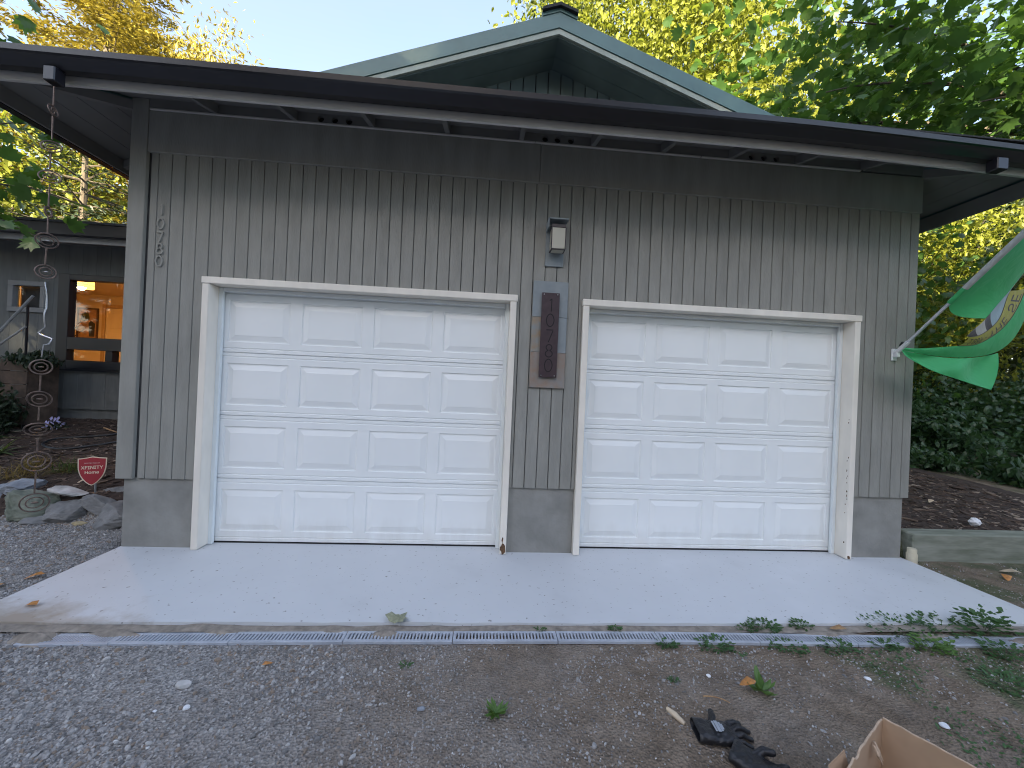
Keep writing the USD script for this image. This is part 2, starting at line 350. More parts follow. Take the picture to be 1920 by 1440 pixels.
for s, xa, xb in ((0, XL, XE0), (1, XR, XE1)):                 # side soffits and hip rafters
    sgn = 1 if xb > xa else -1
    for j in range(4):
        u0, u1 = .002 + j * (abs(xb - xa) - .01) / 4, -.002 + (j + 1) * (abs(xb - xa) - .01) / 4
        za, zb2 = 3.632 - .36 * u0, 3.632 - .36 * u1
        part('soffit_board', slab4((xa + sgn * u0, .02 - u0 * 1.06, za), (xa + sgn * u1, .02 - u1 * 1.06, zb2), (xa + sgn * u1, 7.5, zb2), (xa + sgn * u0, 7.5, za), (0, 0, .015)), 'soffit_paint', G)
    d = np.array([xb - xa, YE, 0]); n = np.array([-d[1], d[0], 0]) / np.linalg.norm(d) * .022
    a, b = np.array([xa, 0, 3.560]), np.array([xb - sgn * .03, YE + .03, 3.385])
    part('hip_rafter', slab4(a - n, b - n, b + n, a + n, (0, 0, .075)), 'soffit_paint', G)
    for yy in (.55, 1.18, 1.81, 2.44, 3.07, 3.70):
        part('side_rafter', prism([(3.555, xa), (3.35, xb - sgn * .03), (3.42, xb - sgn * .03), (3.628, xa)], 1, yy - .02, yy + .02), 'soffit_paint', G)
# fascias with a slight sag to the right
def sag(x): return -.045 * np.clip((x - 1.5) / 1.9, 0, 1.3) ** 1.3
XS = [XE0, -3, -1.5, 0, 1.5, 2.1, 2.7, 3.2, XE1]
def rail(profile, xs, f=sag):                                  # profile (y, z) swept along x with the sag
    n = len(profile); V, F = [], []
    for x in xs: V += [(x, y, z + f(x)) for y, z in profile]
    for i in range(len(xs) - 1):
        for k in range(n):
            F.append([i * n + k, i * n + (k + 1) % n, (i + 1) * n + (k + 1) % n, (i + 1) * n + k])
    V = np.array(V); V, F = vf((V, np.array(F)))
    from shapely.geometry import Polygon as _P
    tv, tf = trimesh.creation.triangulate_polygon(_P(profile), engine='earcut')
    tv = np.array([(profile[int(np.argmin([(p[0] - q[0]) ** 2 + (p[1] - q[1]) ** 2 for p in profile]))]) for q in tv])
    for x in (xs[0], xs[-1]):
        F = np.vstack([F, np.array(tf) + len(V)]); V = np.vstack([V, [(x, y, z + f(x)) for y, z in tv]])
    m = trimesh.Trimesh(V, F); trimesh.repair.fix_normals(m); return m.vertices, m.faces
part('fascia', rail([(YE, 3.302), (YE + .02, 3.302), (YE + .02, 3.50), (YE, 3.50)], XS), 'fascia_paint_lit', G)
part('fascia', box(XE0, XE0 + .02, YE + .021, 7.5, 3.315, 3.425), 'soffit_paint', G)
part('fascia', box(XE1 - .02, XE1, YE + .021, 7.5, 3.27, 3.41), 'soffit_paint', G)
GP = [(-.642, 3.344), (-.700, 3.340), (-.712, 3.352), (-.740, 3.376), (-.748, 3.392), (-.762, 3.398), (-.766, 3.432), (-.756, 3.438), (-.755, 3.432), (-.752, 3.402), (-.738, 3.396), (-.730, 3.380), (-.704, 3.355), (-.697, 3.349), (-.650, 3.351), (-.648, 3.455), (-.642, 3.455)]
part('gutter', rail(GP, [XE0 - .14, -3, -1.5, 0, 1.5, 2.1, 2.7, 3.2, XE1 + .14]), 'gutter_black', G, smooth=35)
for xs_, y0 in ((XE0, -1), (XE1, 1)):
    pr = [(xs_ + y0 * (-(y) + YE - .0), z) for y, z in GP]
    m = prism([(z, x) for x, z in pr], 1, YE - .02, 7.5)
    v, f = vf(m); v = v.copy(); v[:, 2] += (-.03 if y0 > 0 else -.025)
    part('gutter', (v, f), 'gutter_black', G, smooth=35)
part('gutter_outlet', cbox(-3.61, -3.54, -.73, -.66, 3.25, 3.343, .006), 'gutter_black', G)
part('gutter_outlet', cbox(2.96, 3.05, -.735, -.66, 3.225, 3.315, .006), 'gutter_black', G)
# roof: hipped front slope, side slopes up to the ridge, gable standing above the front slope
XC, YG, ZR_, PS = -.215, .22, 4.937, .36
XA, XB = XE0 - .06, XE1 + .06
def zside(x): return ZR_ - PS * abs(x - XC)
def zfront(y): return 3.694 + .27 * y
YW = .60
front = []
yA, yB = -.65, YW + .02
def hipx(y, side):                                             # where front slope and side slope meet
    return XC + side * (ZR_ - zfront(y)) / PS
xa0, xb0 = max(hipx(yA, -1), XA), min(hipx(yA, 1), XB)
front = np.array([(xa0, yA, zfront(yA)), (xb0, yA, zfront(yA)), (hipx(yB, 1), yB, zfront(yB)), (hipx(yB, -1), yB, zfront(yB))])
part('roof_front', slab4(*front, (0, 0, -.012)), 'roof_black', G)
# side slopes: metal sheets with standing seams, starting at the rake
def side_roof(s):
    xe = XA if s < 0 else XB
    pts = [(XC, YG), (XC, 7.5), (xe, 7.5), (xe, -.69), (hipx(-.69, s) * .0 + xe, -.69)]
    yr = YG                                                      # the rake runs down to where it meets the hip
    xr_ = hipx(yr, s)
    poly = [(XC, yr), (XC, 7.5), (xe, 7.5), (xe, -.64), (xr_, yr)]
    P = Polygon(poly); P = P if P.exterior.is_ccw else Polygon(list(P.exterior.coords)[::-1])
    m = trimesh.creation.extrude_polygon(P, .03, engine='earcut'); v = np.array(m.vertices)
    v[:, 2] = v[:, 2] - .03 + ZR_ - PS * np.abs(v[:, 0] - XC)
    return v, np.array(m.faces)
for s in (-1, 1):
    part('metal_roof', side_roof(s), 'teal_metal', G)
    # teal rake fascia, white trim below it, rake soffit
    def rk(x, dz): return (x, zside(x) + dz)
    x1 = XC + s * 3.55
    def rake(dz0, dz1, y0, y1, mt, nm, xin=0.0):
        p = [(zside(XC) + dz0, XC), (zside(x1) + dz0, x1), (zside(x1) + dz1, x1), (zside(XC) + dz1, XC)]
        part(nm, prism(p, 1, y0, y1), mt, G)
    rake(.006, -.135, YG - .022, YG - .002, 'teal_metal', 'rake_flashing')
    rake(-.138, -.188, YG - .012, YG + .012, 'rake_white', 'rake_trim')
    rake(-.034, -.20, YG + .014, YG + .05, 'teal_dark', 'barge_board')
    for j in range(2):
        a, b = YG + .052 + j * .172, YG + .052 + (j + 1) * .172 - .004
        rake(-.185, -.20, a, b, 'teal_dark', 'gable_soffit')
    rake(-.203, -.235, YG + .10, YG + .14, 'teal_dark', 'gable_batten') if 0 else None
xx = XC - 3.4
while xx < XC + 3.3:                                           # gable siding boards
    a, b = xx + .006, xx + .1236; xx += .1296
    if a < XC < b: pts = [(3.6, a), (3.6, b), (zside(b) - .203, b), (zside(XC) - .203, XC), (zside(a) - .203, a)]
    else: pts = [(3.6, a), (3.6, b), (zside(b) - .203, b), (zside(a) - .203, a)]
    part('gable_board', prism(pts, 1, YW, YW + .02), 'teal_dark', G)
part('gable_backing', prism([(3.6, XC - 3.4), (3.6, XC + 3.4), (zside(XC + 3.4) - .21, XC + 3.4), (zside(XC) - .21, XC), (zside(XC - 3.4) - .21, XC - 3.4)], 1, YW + .021, YW + .05), 'dark_sheathing', G)
for s in (-1, 1):
    x = XC + s * 2.05 + (.55 if s < 0 else .0)
    part('lookout', slab4((x - .04, YG + .05, zside(x - .04) - .236), (x + .04, YG + .05, zside(x + .04) - .236), (x + .04, YW - .002, zside(x + .04) - .236), (x - .04, YW - .002, zside(x - .04) - .236), (0, 0, .033)), 'teal_metal', G)
# ridge cap with a ribbed dark vent
cap = [(ZR_ + .008 - PS * .16, XC - .16), (ZR_ + .008, XC), (ZR_ + .008 - PS * .16, XC + .16), (ZR_ + .035 - PS * .17, XC + .17), (ZR_ + .04, XC + .02), (ZR_ + .04, XC - .02), (ZR_ + .035 - PS * .17, XC - .17)]
part('ridge_cap', prism(cap, 1, YG - .03, 7.5), 'teal_metal', G)
rv = [prism([(z + .022 + .018 * (i % 2), x) for z, x in [(ZR_ + .045 - PS * .16, XC - .165), (ZR_ + .045, XC), (ZR_ + .045 - PS * .16, XC + .165)]] + [(z - .006, x) for z, x in [(ZR_ + .045 - PS * .16, XC + .165), (ZR_ + .045, XC), (ZR_ + .045 - PS * .16, XC - .165)]], 1, YG - .06 + i * .05, YG - .06 + (i + 1) * .05) for i in range(40)]
part('ridge_vent', cat(rv), 'roof_black', G)

# ---------------- the two doors with their frames
def panel_rings(x0, x1, z0, z1, y):
    prof = [(0, 0), (.006, .008), (.017, .008), (.054, -.0015), (.058, -.003)]
    V, F = [], []
    for i, (d, h) in enumerate(prof):
        V += [(x0 + d, y + h, z0 + d), (x1 - d, y + h, z0 + d), (x1 - d, y + h, z1 - d), (x0 + d, y + h, z1 - d)]
        if i:
            for k in range(4):
                a, b = (i - 1) * 4 + k, (i - 1) * 4 + (k + 1) % 4
                F.append([a, b, b + 4, a + 4])
    m = (len(prof) - 1) * 4
    F.append([m, m + 1, m + 2, m + 3])
    return vf((np.array(V), np.array(F)))
def rect(x0, x1, z0, z1, y): return quad((x0, y, z0), (x1, y, z0), (x1, y, z1), (x0, y, z1))
YD = .125
for di, (a, b) in enumerate(DOORS):
    D = sub('garage_door', G, ('left', 'right')[di] + ' white garage door of four rows of four raised panels')
    x0, x1 = a + TW + .012, b - TW - .012
    h = (ZD - TW - .004 - .014) / 4
    W = x1 - x0
    for r in range(4):
        z0 = .014 + r * h; z1 = z0 + h - .003
        # plate: ribbed rails at top and bottom, stiles around the panels
        ms = []
        zp0, zp1 = z0 + .090, z1 - .090
        px = []
        m = .052; pw = (W - 2 * m - 3 * .098) / 4
        for c in range(4):
            px.append((x0 + m + c * (pw + .098), x0 + m + c * (pw + .098) + pw))
        prof = [(z0, .006), (z0 + .003, .001), (z0 + .028, .001), (z0 + .032, .005), (z0 + .036, .005), (z0 + .041, 0), (zp0, 0)]
        for (za, ya), (zb, yb) in zip(prof[:-1], prof[1:]):
            ms.append(quad((x0, YD + ya, za), (x1, YD + ya, za), (x1, YD + yb, zb), (x0, YD + yb, zb)))
        top = [(zp1, 0), (z1 - .041, 0), (z1 - .036, .005), (z1 - .032, .005), (z1 - .028, .001), (z1 - .003, .001), (z1, .006)]
        for (za, ya), (zb, yb) in zip(top[:-1], top[1:]):
            ms.append(quad((x0, YD + ya, za), (x1, YD + ya, za), (x1, YD + yb, zb), (x0, YD + yb, zb)))
        xs = [x0] + [q for p in px for q in p] + [x1]
        for c in range(0, 10, 2): ms.append(rect(xs[c], xs[c + 1], zp0, zp1, YD))
        ms.append(box(x0, x1, YD + .012, YD + .04, z0 - .001, z1 + .001))
        part('door_section', cat(ms), 'door_white', D)
        for c in range(4):
            part('panel', panel_rings(px[c][0], px[c][1], zp0, zp1, YD), 'door_white', D)
    part('bottom_seal', box(x0, x1, YD + .004, YD + .035, .0005, .0105), 'black_rubber', D)
    FR = sub('door_frame', G, 'cream door frame, peeling at the foot' if di == 0 else 'cream door frame with chipped paint on its right jamb')
    part('jamb', cbox(a, a + TW, -.032, .150, .004, ZD - TW - .001, .004), 'trim_cream', FR)
    part('jamb', cbox(b - TW, b, -.032, .150, .004, ZD - TW - .001, .004), 'trim_cream', FR)
    part('header', cbox(a - .006, b + .008, -.036, .150, ZD - TW, ZD + .001, .004), 'trim_cream', FR)
    part('door_stop', cbox(a + TW, a + TW + .034, .085, .118, .002, ZD - TW - .001, .004), 'stop_white', FR)
    part('door_stop', cbox(b - TW - .034, b - TW, .085, .118, .002, ZD - TW - .001, .004), 'stop_white', FR)
    part('door_stop', cbox(a + TW + .036, b - TW - .036, .085, .118, ZD - TW - .036, ZD - TW - .001, .004), 'stop_white', FR)
    def chip(xc, yc, zc, rx, rz, face):                        # bare patch of wood, a thin irregular scale lying on the paint
        n = 11; t = np.linspace(0, 2 * PI, n, endpoint=False); q = rng.uniform(.55, 1.15, n)
        if face == 'front': ring_ = np.stack([xc + rx * q * np.cos(t), np.full(n, yc - .0012), zc + rz * q * np.sin(t)], 1); c0 = (xc, yc - .0016, zc)
        else: ring_ = np.stack([np.full(n, xc - .0012), yc + rx * q * np.cos(t), zc + rz * q * np.sin(t)], 1); c0 = (xc - .0016, yc, zc)
        F = np.array([[0, 1 + i, 1 + (i + 1) % n] for i in range(n)])
        return np.vstack([[c0], ring_]), F
    if di == 0:
        part('bare_wood', cat([chip(b - .03, -.032, .055, .026, .05, 'front'), chip(b - .034, -.032, .13, .008, .035, 'front')]), 'rotten_wood', FR)
    else:
        part('bare_wood', cat([chip(b - TW, -.012 + rng.uniform(-.008, .008), z, rng.uniform(.003, .007), rng.uniform(.006, .016), 'side') for z in (.93, .90, .81, .76, .74, .70, .62, .58, .55, .50, .42, 1.25, 1.28, .15)]
             + [chip(b - .03, -.032, .02, .02, .014, 'front')]), 'rotten_wood', FR)
# ================================================================ ground, apron, beds, drain
def sst(a, b, x): t = np.clip((x - a) / (b - a), 0, 1); return t * t * (3 - 2 * t)
def gz(x, y):                                                  # height of the terrain
    x, y = np.asarray(x, float), np.asarray(y, float)
    p = np.stack([x, y, 0 * x], -1)
    z = -.022 + .018 * (meshkit.fbm(p * 1.7, 3, 3) - .5) + .010 * (meshkit.fbm(p * 9, 3, 7) - .5)
    near = sst(-5, -2.4, y) * sst(9, 4, np.abs(x))
    yb = .56 + .14 * sst(-4.2, -6, x)                           # foot of the left bed
    bed = sst(-3.62, -3.75, x) * (sst(yb - .12, yb + .16, y) * .17 + .205 * np.clip(y - yb, 0, 2.6))
    side = sst(-3.69, -3.85, x) * sst(-1.0, .2, y) * .03
    bank = sst(3.22, 3.27, x) * sst(.06, .12, y) * (.215 + .055 * np.clip(y, 0, 5))
    under = sst(-3.76, -3.70, x) * sst(3.30, 3.22, x) * sst(.02, .06, y) * sst(7.4, 7.2, y)
    slab = sst(-3.72, -3.66, x) * sst(3.26, 3.20, x) * sst(-.985, -.945, y) * sst(.2, .1, y)
    far = np.hypot(x, y + 1)
    z = z * sst(60, 14, far) + bed + side + bank
    z = z - np.maximum(under, slab) * np.where(slab > .01, .05, .32 + bed + bank)
    z = z - .006 * sst(-1.02, -1.05, y) * sst(-1.22, -1.17, y) * 0
    return z
def axis_(lo, hi, a, b, step, grow=1.22):
    g = list(np.arange(a, b + 1e-9, step))
    s, x = step, b
    while x < hi: s *= grow; x += s; g.append(x)
    s, x = step, a
    while x > lo: s *= grow; x -= s; g.insert(0, x)
    return np.array(g)
def sheet(xs, ys, fn):
    X, Y = np.meshgrid(xs, ys, indexing='ij'); Z = fn(X, Y)
    V = np.stack([X, Y, Z], -1).reshape(-1, 3); n = len(ys)
    i, j = np.meshgrid(np.arange(len(xs) - 1), np.arange(n - 1), indexing='ij'); q = (i * n + j).ravel()
    F = np.stack([q, q + n, q + n + 1, q + 1], 1)
    return V, F
def ground_mat():
    n = {'g': ('geometry', {}), 'sep': ('separate_xyz', {}),
         'v': ('voronoi_texture', {'scale': 85.0, 'randomness': 1.0}), 'v2': ('voronoi_texture', {'scale': 160.0}),
         'big': ('noise_texture', {'scale': 1.1, 'detail': 5.0, 'roughness': .62}), 'mid': ('noise_texture', {'scale': 7.0, 'detail': 5.0, 'roughness': .65}),
         'fine': ('noise_texture', {'scale': 120.0, 'detail': 3.0}), 'mossn': ('noise_texture', {'scale': 2.6, 'detail': 6.0, 'roughness': .7}),
         'grav': ('rgb_ramp', {'ramp': [(0, (.145, .139, .133)), (.45, (.33, .317, .304)), (.8, (.44, .425, .408)), (1, (.60, .58, .56))]}),
         'bw': ('rgb_to_bw', {}),
         'dirt': ('rgb_ramp', {'ramp': [(.25, (.135, .102, .072)), (.5, (.235, .182, .134)), (.75, (.33, .265, .20))]}),
         'xm': ('map_range', {'from_min': -2.3, 'from_max': -.3, 'clamp': True}), 'add': ('math', {'math_type': 'multiply_add', 'value2': 1.5, 'value3': -.75}),
         'sum': ('math', {'math_type': 'add', 'use_clamp': True}), 'mix': ('mix_color', {}), 'fm': ('mix_color', {'blend_type': 'multiply', 'fac': .6}),
         'fr': ('rgb_ramp', {'ramp': [(.25, (.5, .5, .5)), (.75, (1, 1, 1))]}),
         'mx': ('map_range', {'from_min': .3, 'from_max': 2.2, 'to_max': .25, 'clamp': True}), 'ms': ('math', {'math_type': 'add'}),
         'mr': ('rgb_ramp', {'ramp': [(.68, (0, 0, 0)), (.84, (.8, .8, .8))]}), 'mm': ('mix_color', {'b': (.075, .10, .045)}),
         'p': ('principled_bsdf', {'roughness': .92, 'specular_ior_level': .25}), 'b': ('bump', {'strength': 1.0, 'distance': .012}), 'ba': ('math', {'math_type': 'add'})}
    l = [('g.position', x + '.vector') for x in ('v', 'v2', 'big', 'mid', 'fine', 'mossn')] + [('g.position', 'sep.vector'), ('v.color', 'bw.color'), ('bw.val', 'grav.fac'), ('mid.fac', 'dirt.fac'),
         ('sep.x', 'xm.value'), ('big.fac', 'add.value1'), ('xm.result', 'sum.value1'), ('add.value', 'sum.value2'), ('sum.value', 'mix.fac'), ('grav.color', 'mix.a'), ('dirt.color', 'mix.b'),
         ('fine.fac', 'fr.fac'), ('mix.result', 'fm.a'), ('fr.color', 'fm.b'), ('sep.x', 'mx.value'), ('mossn.fac', 'ms.value1'), ('mx.result', 'ms.value2'), ('ms.value', 'mr.fac'), ('mr.color', 'mm.fac'), ('fm.result', 'mm.a'), ('mm.result', 'p.base_color'),
         ('v.distance', 'ba.value1'), ('mid.fac', 'ba.value2'), ('ba.value', 'b.height'), ('b.normal', 'p.normal')]
    usdkit.material(stage, '/World/Looks/ground_look', n, l, surface='p.BSDF')
ground_mat()
mat('mulch_look', (.060, .038, .028), .95, .4, 28, .9, 60, col2=(.024, .016, .012))
usdkit.material(stage, '/World/Looks/apron_look', {
    'g': ('geometry', {}), 'n': ('noise_texture', {'scale': 1.6, 'detail': 6.0, 'roughness': .6}), 'r': ('rgb_ramp', {'ramp': [(.25, (.50, .512, .522)), (.42, (.555, .57, .583)), (.6, (.57, .586, .60)), (.78, (.605, .62, .636))]}),
    's': ('noise_texture', {'scale': 34.0, 'detail': 2.0}), 'sr': ('rgb_ramp', {'ramp': [(.27, (.30, .28, .25)), (.33, (1, 1, 1))]}), 'm': ('mix_color', {'blend_type': 'multiply', 'fac': .75}),
    'sep': ('separate_xyz', {}), 'xe': ('map_range', {'from_min': -2.2, 'from_max': -3.6, 'clamp': True}), 'ye': ('map_range', {'from_min': -.62, 'from_max': -1.0, 'clamp': True}), 'mu': ('math', {'math_type': 'multiply'}),
    'dn': ('noise_texture', {'scale': 4.0, 'detail': 6.0, 'roughness': .7}), 'da': ('math', {'math_type': 'multiply_add', 'value2': 1.1, 'value3': -.26}), 'ds': ('math', {'math_type': 'add'}), 'dr': ('rgb_ramp', {'ramp': [(.55, (0, 0, 0)), (.95, (.85, .85, .85))]}),
    'dm': ('mix_color', {'b': (.30, .25, .19)}), 'bn': ('noise_texture', {'scale': 90.0, 'detail': 4.0}), 'b': ('bump', {'strength': .25, 'distance': .003}), 'p': ('principled_bsdf', {'roughness': .55, 'specular_ior_level': .3})},
    [('g.position', 'n.vector'), ('n.fac', 'r.fac'), ('g.position', 's.vector'), ('s.fac', 'sr.fac'), ('r.color', 'm.a'), ('sr.color', 'm.b'), ('g.position', 'sep.vector'), ('sep.x', 'xe.value'), ('sep.y', 'ye.value'), ('xe.result', 'mu.value1'), ('ye.result', 'mu.value2'),
     ('g.position', 'dn.vector'), ('dn.fac', 'da.value1'), ('mu.value', 'ds.value1'), ('da.value', 'ds.value2'), ('ds.value', 'dr.fac'), ('dr.color', 'dm.fac'), ('m.result', 'dm.a'), ('dm.result', 'p.base_color'), ('g.position', 'bn.vector'), ('bn.fac', 'b.height'), ('b.normal', 'p.normal')], surface='p.BSDF')
gx = axis_(-160, 160, -5.6, 5.2, .03); gy = axis_(-160, 170, -2.3, 1.2, .025)
struct('ground', sheet(gx, gy, gz), 'ground_look', smooth=True)
# painted concrete apron: its front edge is a little ragged
from scipy.ndimage import gaussian_filter1d
r7 = np.random.default_rng(7)
ex = np.linspace(-3.68, 3.222, 240)
ey = -.972 + gaussian_filter1d(r7.normal(0, .012, 240), 2.2) * .8
poly = [(-3.68, .21)] + list(zip(ex, ey)) + [(3.222, .21)]
ap = trimesh.creation.extrude_polygon(Polygon(poly), .09, engine='earcut'); ap.apply_translation((0, 0, -.09))
struct('apron', ap, 'apron_look')
# strip of sandy dirt between apron and drain
def dz(x, y): return gz(x, y) + .010 + .012 * meshkit.fbm(np.stack([x, y, 0 * x], -1) * 6, 3, 11) * sst(-1.075, -1.04, y)
struct('dirt_strip', sheet(np.linspace(-3.6, 3.3, 230), np.linspace(-1.052, -.955, 8), dz), 'drain_dirt', smooth=True)
# ---------------- channel drain: a row of slotted grates
DR = thing('channel_drain', 'grey plastic channel drain with slotted grates along the front of the apron', 'drain', (0, -1.09, -.02))
def grate(p0, ang, length, nslots=30, w=.092):
    c, s = math.cos(ang), math.sin(ang)
    rails = [cbox(0, length, .030, .046, -.014, .004, .0015), cbox(0, length, -.046, -.026, -.014, .005, .002), cbox(0, .012, -.0262, .0302, -.012, .0035, .001), cbox(length - .012, length, -.0262, .0302, -.012, .0035, .001)]
    for i in range(nslots + 1):
        x = .012 + i * (length - .024) / nslots
        rails.append(box(max(x - .0048, .0122), min(x + .0048, length - .0122), -.0262, .0302, -.012, .0028))
    v, f = cat(rails); v = v.copy(); v[:, 2] += .004
    x, y = v[:, 0].copy(), v[:, 1].copy()
    v[:, 0] = p0[0] + c * x - s * y; v[:, 1] = p0[1] + s * x + c * y; v[:, 2] += p0[2]
    return (v, f), (p0[0] + c * (length + .004), p0[1] + s * (length + .004), p0[2])
pt = (-.266, -1.088, -.014)
fw = []
for ang in (-.006, -.022, -.026, -.020, -.016):
    m, pt = grate(pt, ang, .605); part('grate', m, 'grate_grey', DR)
    fw.append(pt)
bk = (-.266, -1.088, -.014); bx = bk[0]
for k, ang in enumerate((.0, -.004, .006, .010, .012)):
    L_ = .605 if k < 4 else .46
    bk = (bk[0] - math.cos(ang) * (L_ + .004), bk[1] - math.sin(ang) * (L_ + .004), -.014 - .002 * k)
    m, _ = grate(bk, ang, L_); part('grate', m, 'grate_grey', DR)
part('channel', cat([box(-3.15, -.27, -1.134, -1.042, -.075, -.040), slab4((-.268, -1.134, -.075), (2.76, -1.192, -.075), (2.76, -1.10, -.075), (-.268, -1.042, -.075), (0, 0, .035))]), 'drain_dark', DR)
# dirt washed over parts of the drain
def mound(x0, y0, rx, ry, h, seed, n=18):
    r = np.random.default_rng(seed); t = np.linspace(0, 2 * PI, n, endpoint=False)
    V, F = [], []
    rad = [1, .75, .45, .2]
    q = r.uniform(.7, 1.2, n)
    for k, s in enumerate(rad):
        V += [(x0 + rx * s * q[i] * math.cos(t[i]), y0 + ry * s * q[i] * math.sin(t[i]), -.035 + h * (1 - s ** 2) * r.uniform(.85, 1.1)) for i in range(n)]
    V.append((x0, y0, -.035 + h))
    for k in range(3):
        F += [[k * n + i, k * n + (i + 1) % n, (k + 1) * n + (i + 1) % n, (k + 1) * n + i] for i in range(n)]
    V, F = vf((np.array(V), np.array(F)))
    return V, np.vstack([F, [[3 * n + i, 3 * n + (i + 1) % n, len(V) - 1] for i in range(n)]])
ms = [mound(-1.27, -1.06, .13, .05, .040, 1), mound(-2.75, -1.05, .22, .05, .038, 2), mound(-3.12, -1.09, .16, .07, .045, 3), mound(1.45, -1.065, .3, .04, .040, 4), mound(2.1, -1.09, .28, .045, .040, 5), mound(2.75, -1.15, .25, .08, .045, 6), mound(-2.2, -1.045, .16, .03, .036, 8)]
struct('dirt_drift', cat(ms), 'drain_dirt', smooth=True)
# ---------------- loose gravel: tens of thousands of small stones
def instancer(name, protos, pos, quat_rng, scales, idx, parent='/World', kind='stuff', label=None, cat_=None, flat=False):
    p = numbered(parent + '/' + name)
    pi = UsdGeom.PointInstancer.Define(stage, p)
    rel = pi.CreatePrototypesRel()
    UsdGeom.Xform.Define(stage, p + '/prototypes')
    for i, (m, mt) in enumerate(protos):
        usdkit.mesh(stage, p + '/prototypes/piece_%d' % i, trimesh.Trimesh(*vf(m), process=False), L(mt))
        rel.AddTarget(p + '/prototypes/piece_%d' % i)
    n = len(pos); r = quat_rng
    pi.CreatePositionsAttr(Vt.Vec3fArray.FromNumpy(np.asarray(pos, np.float32)))
    pi.CreateScalesAttr(Vt.Vec3fArray.FromNumpy(np.asarray(scales, np.float32)))
    pi.CreateProtoIndicesAttr(Vt.IntArray.FromNumpy(np.asarray(idx, np.int32)))
    if flat:
        a = r.uniform(0, 2 * PI, n); t = r.normal(0, .28, n)
        q = np.stack([np.cos(a / 2), np.sin(t / 2) * np.cos(a / 2), np.sin(t / 2) * np.sin(a / 2), np.sin(a / 2)], 1)
    else: q = r.normal(size=(n, 4))
    q /= np.linalg.norm(q, axis=1, keepdims=True)
    pi.CreateOrientationsAttr(Vt.QuathArray([Gf.Quath(float(w), float(x), float(y), float(z)) for w, x, y, z in q]))
    keys(pi.GetPrim(), kind=kind, label=label, category=cat_)
    return p
def pebble(seed, sub_=1, flat=.7):
    r = np.random.default_rng(seed); m = trimesh.creation.icosphere(subdivisions=sub_); v = np.array(m.vertices)
    for _ in range(7):
        d = r.normal(size=3); d /= np.linalg.norm(d); c = r.uniform(.55, .85); k = v @ d
        v -= np.outer(np.clip(k - c, 0, None), d)
    v *= (1, r.uniform(.65, .95), flat * r.uniform(.8, 1.1))
    return v, np.array(m.faces)
for i, c in enumerate([(.35, .338, .326), (.19, .184, .178), (.46, .447, .43), (.27, .215, .168), (.62, .61, .59)]):
    mat('pebble_%d' % i, c, .85, .25, 30, obj=True)
r9 = np.random.default_rng(9)
def gravel_pts(n, x0, x1, y0, y1, dens):
    out = []
    while sum(map(len, out)) < n:
        x, y = r9.uniform(x0, x1, 4000), r9.uniform(y0, y1, 4000)
        keep = r9.uniform(size=4000) < dens(x, y); out.append(np.stack([x[keep], y[keep]], 1))
    return np.vstack(out)[:n]
def dens(x, y):
    nn = meshkit.fbm(np.stack([x, y, 0 * x], -1) * 2.2, 4, 21)
    d = np.where(x < -.9, .95, .60) * np.clip(sst(.36, .60, nn) + .25 * (x < -1.2), 0.06, 1)
    d = d * np.where((x > .9) , .55, 1)
    d = d * np.where((y > -1.15) & (y < -.93) & (x > -3.3), .10, 1)
    d = d * np.where((x > -3.70) & (x < 3.24) & (y > -.99) & (y < 4), 0, 1)
    d = d * np.where((x < -3.69) & (y > .62), 0, 1) * np.where((x > 3.2) & (y > .0), 0, 1)
    return d
pts = gravel_pts(46000, -5.9, 4.2, -2.15, .75, dens)
sz = np.exp(r9.normal(math.log(.0058), .38, len(pts))) * np.where(pts[:, 0] < -1.2, 1.1, .72)
zz = gz(pts[:, 0], pts[:, 1]) + sz * .15
sc = sz[:, None] * r9.uniform(.7, 1.25, (len(pts), 3))
ix = r9.choice(10, len(pts), p=[.21, .21, .13, .13, .06, .06, .095, .095, .005, .005])
instancer('gravel', [(pebble(30 + i, 1), 'pebble_%d' % (i // 2)) for i in range(10)], np.column_stack([pts, zz]), r9, sc, ix, label='loose grey gravel scattered over the driveway', cat_='gravel')
# ================================================================ trees
def leafshape(kind):
    if kind == 'maple':
        a = np.array([0, 12, 26, 40, 55, 66, 82, 104, 125, 150]); r = np.array([1.0, .62, .74, .50, .86, .60, .52, .62, .40, .36])
        ang = np.radians(np.concatenate([90 - a, [90 - 180 + 0], 90 + a[::-1][:-1]])); rad = np.concatenate([r, [.30], r[::-1][:-1]])
        v = np.stack([rad * np.cos(ang), .30 + rad * np.sin(ang) * .95, -.10 * rad ** 2], 1)
        v = np.vstack([[0, .30, .04], v]); n = len(v) - 1
        return v, np.array([[0, 1 + (i + 1) % n, 1 + i] for i in range(n)])
    if kind == 'small':
        v = np.array([[0, 0, 0], [.30, .35, -.05], [.18, .8, -.02], [0, 1.05, -.1], [-.18, .8, -.02], [-.30, .35, -.05], [0, .45, .05]])
        return v, np.array([[6, i, (i + 1) % 6] for i in range(6)])
    if kind == 'card':
        v = np.array([[0, 0, 0], [.42, .5, .06], [0, 1, -.05], [-.42, .5, .06]]); return v, np.array([[0, 1, 2], [0, 2, 3]])
    if kind == 'spray':
        v = np.array([[0, 0, 0], [.16, .45, -.04], [.05, 1, -.12], [-.16, .5, -.04]]); return v, np.array([[0, 1, 2], [0, 2, 3]])
leaf_mat('conifer_dark', [(.030, .048, .026), (.045, .062, .03), (.06, .075, .035)], .12)
leaf_mat('conifer_gold', [(.22, .19, .03), (.34, .28, .045), (.19, .18, .04), (.42, .33, .06)], .25, tcol=[(.30, .24, .03), (.42, .34, .05), (.24, .23, .04), (.5, .40, .06)])
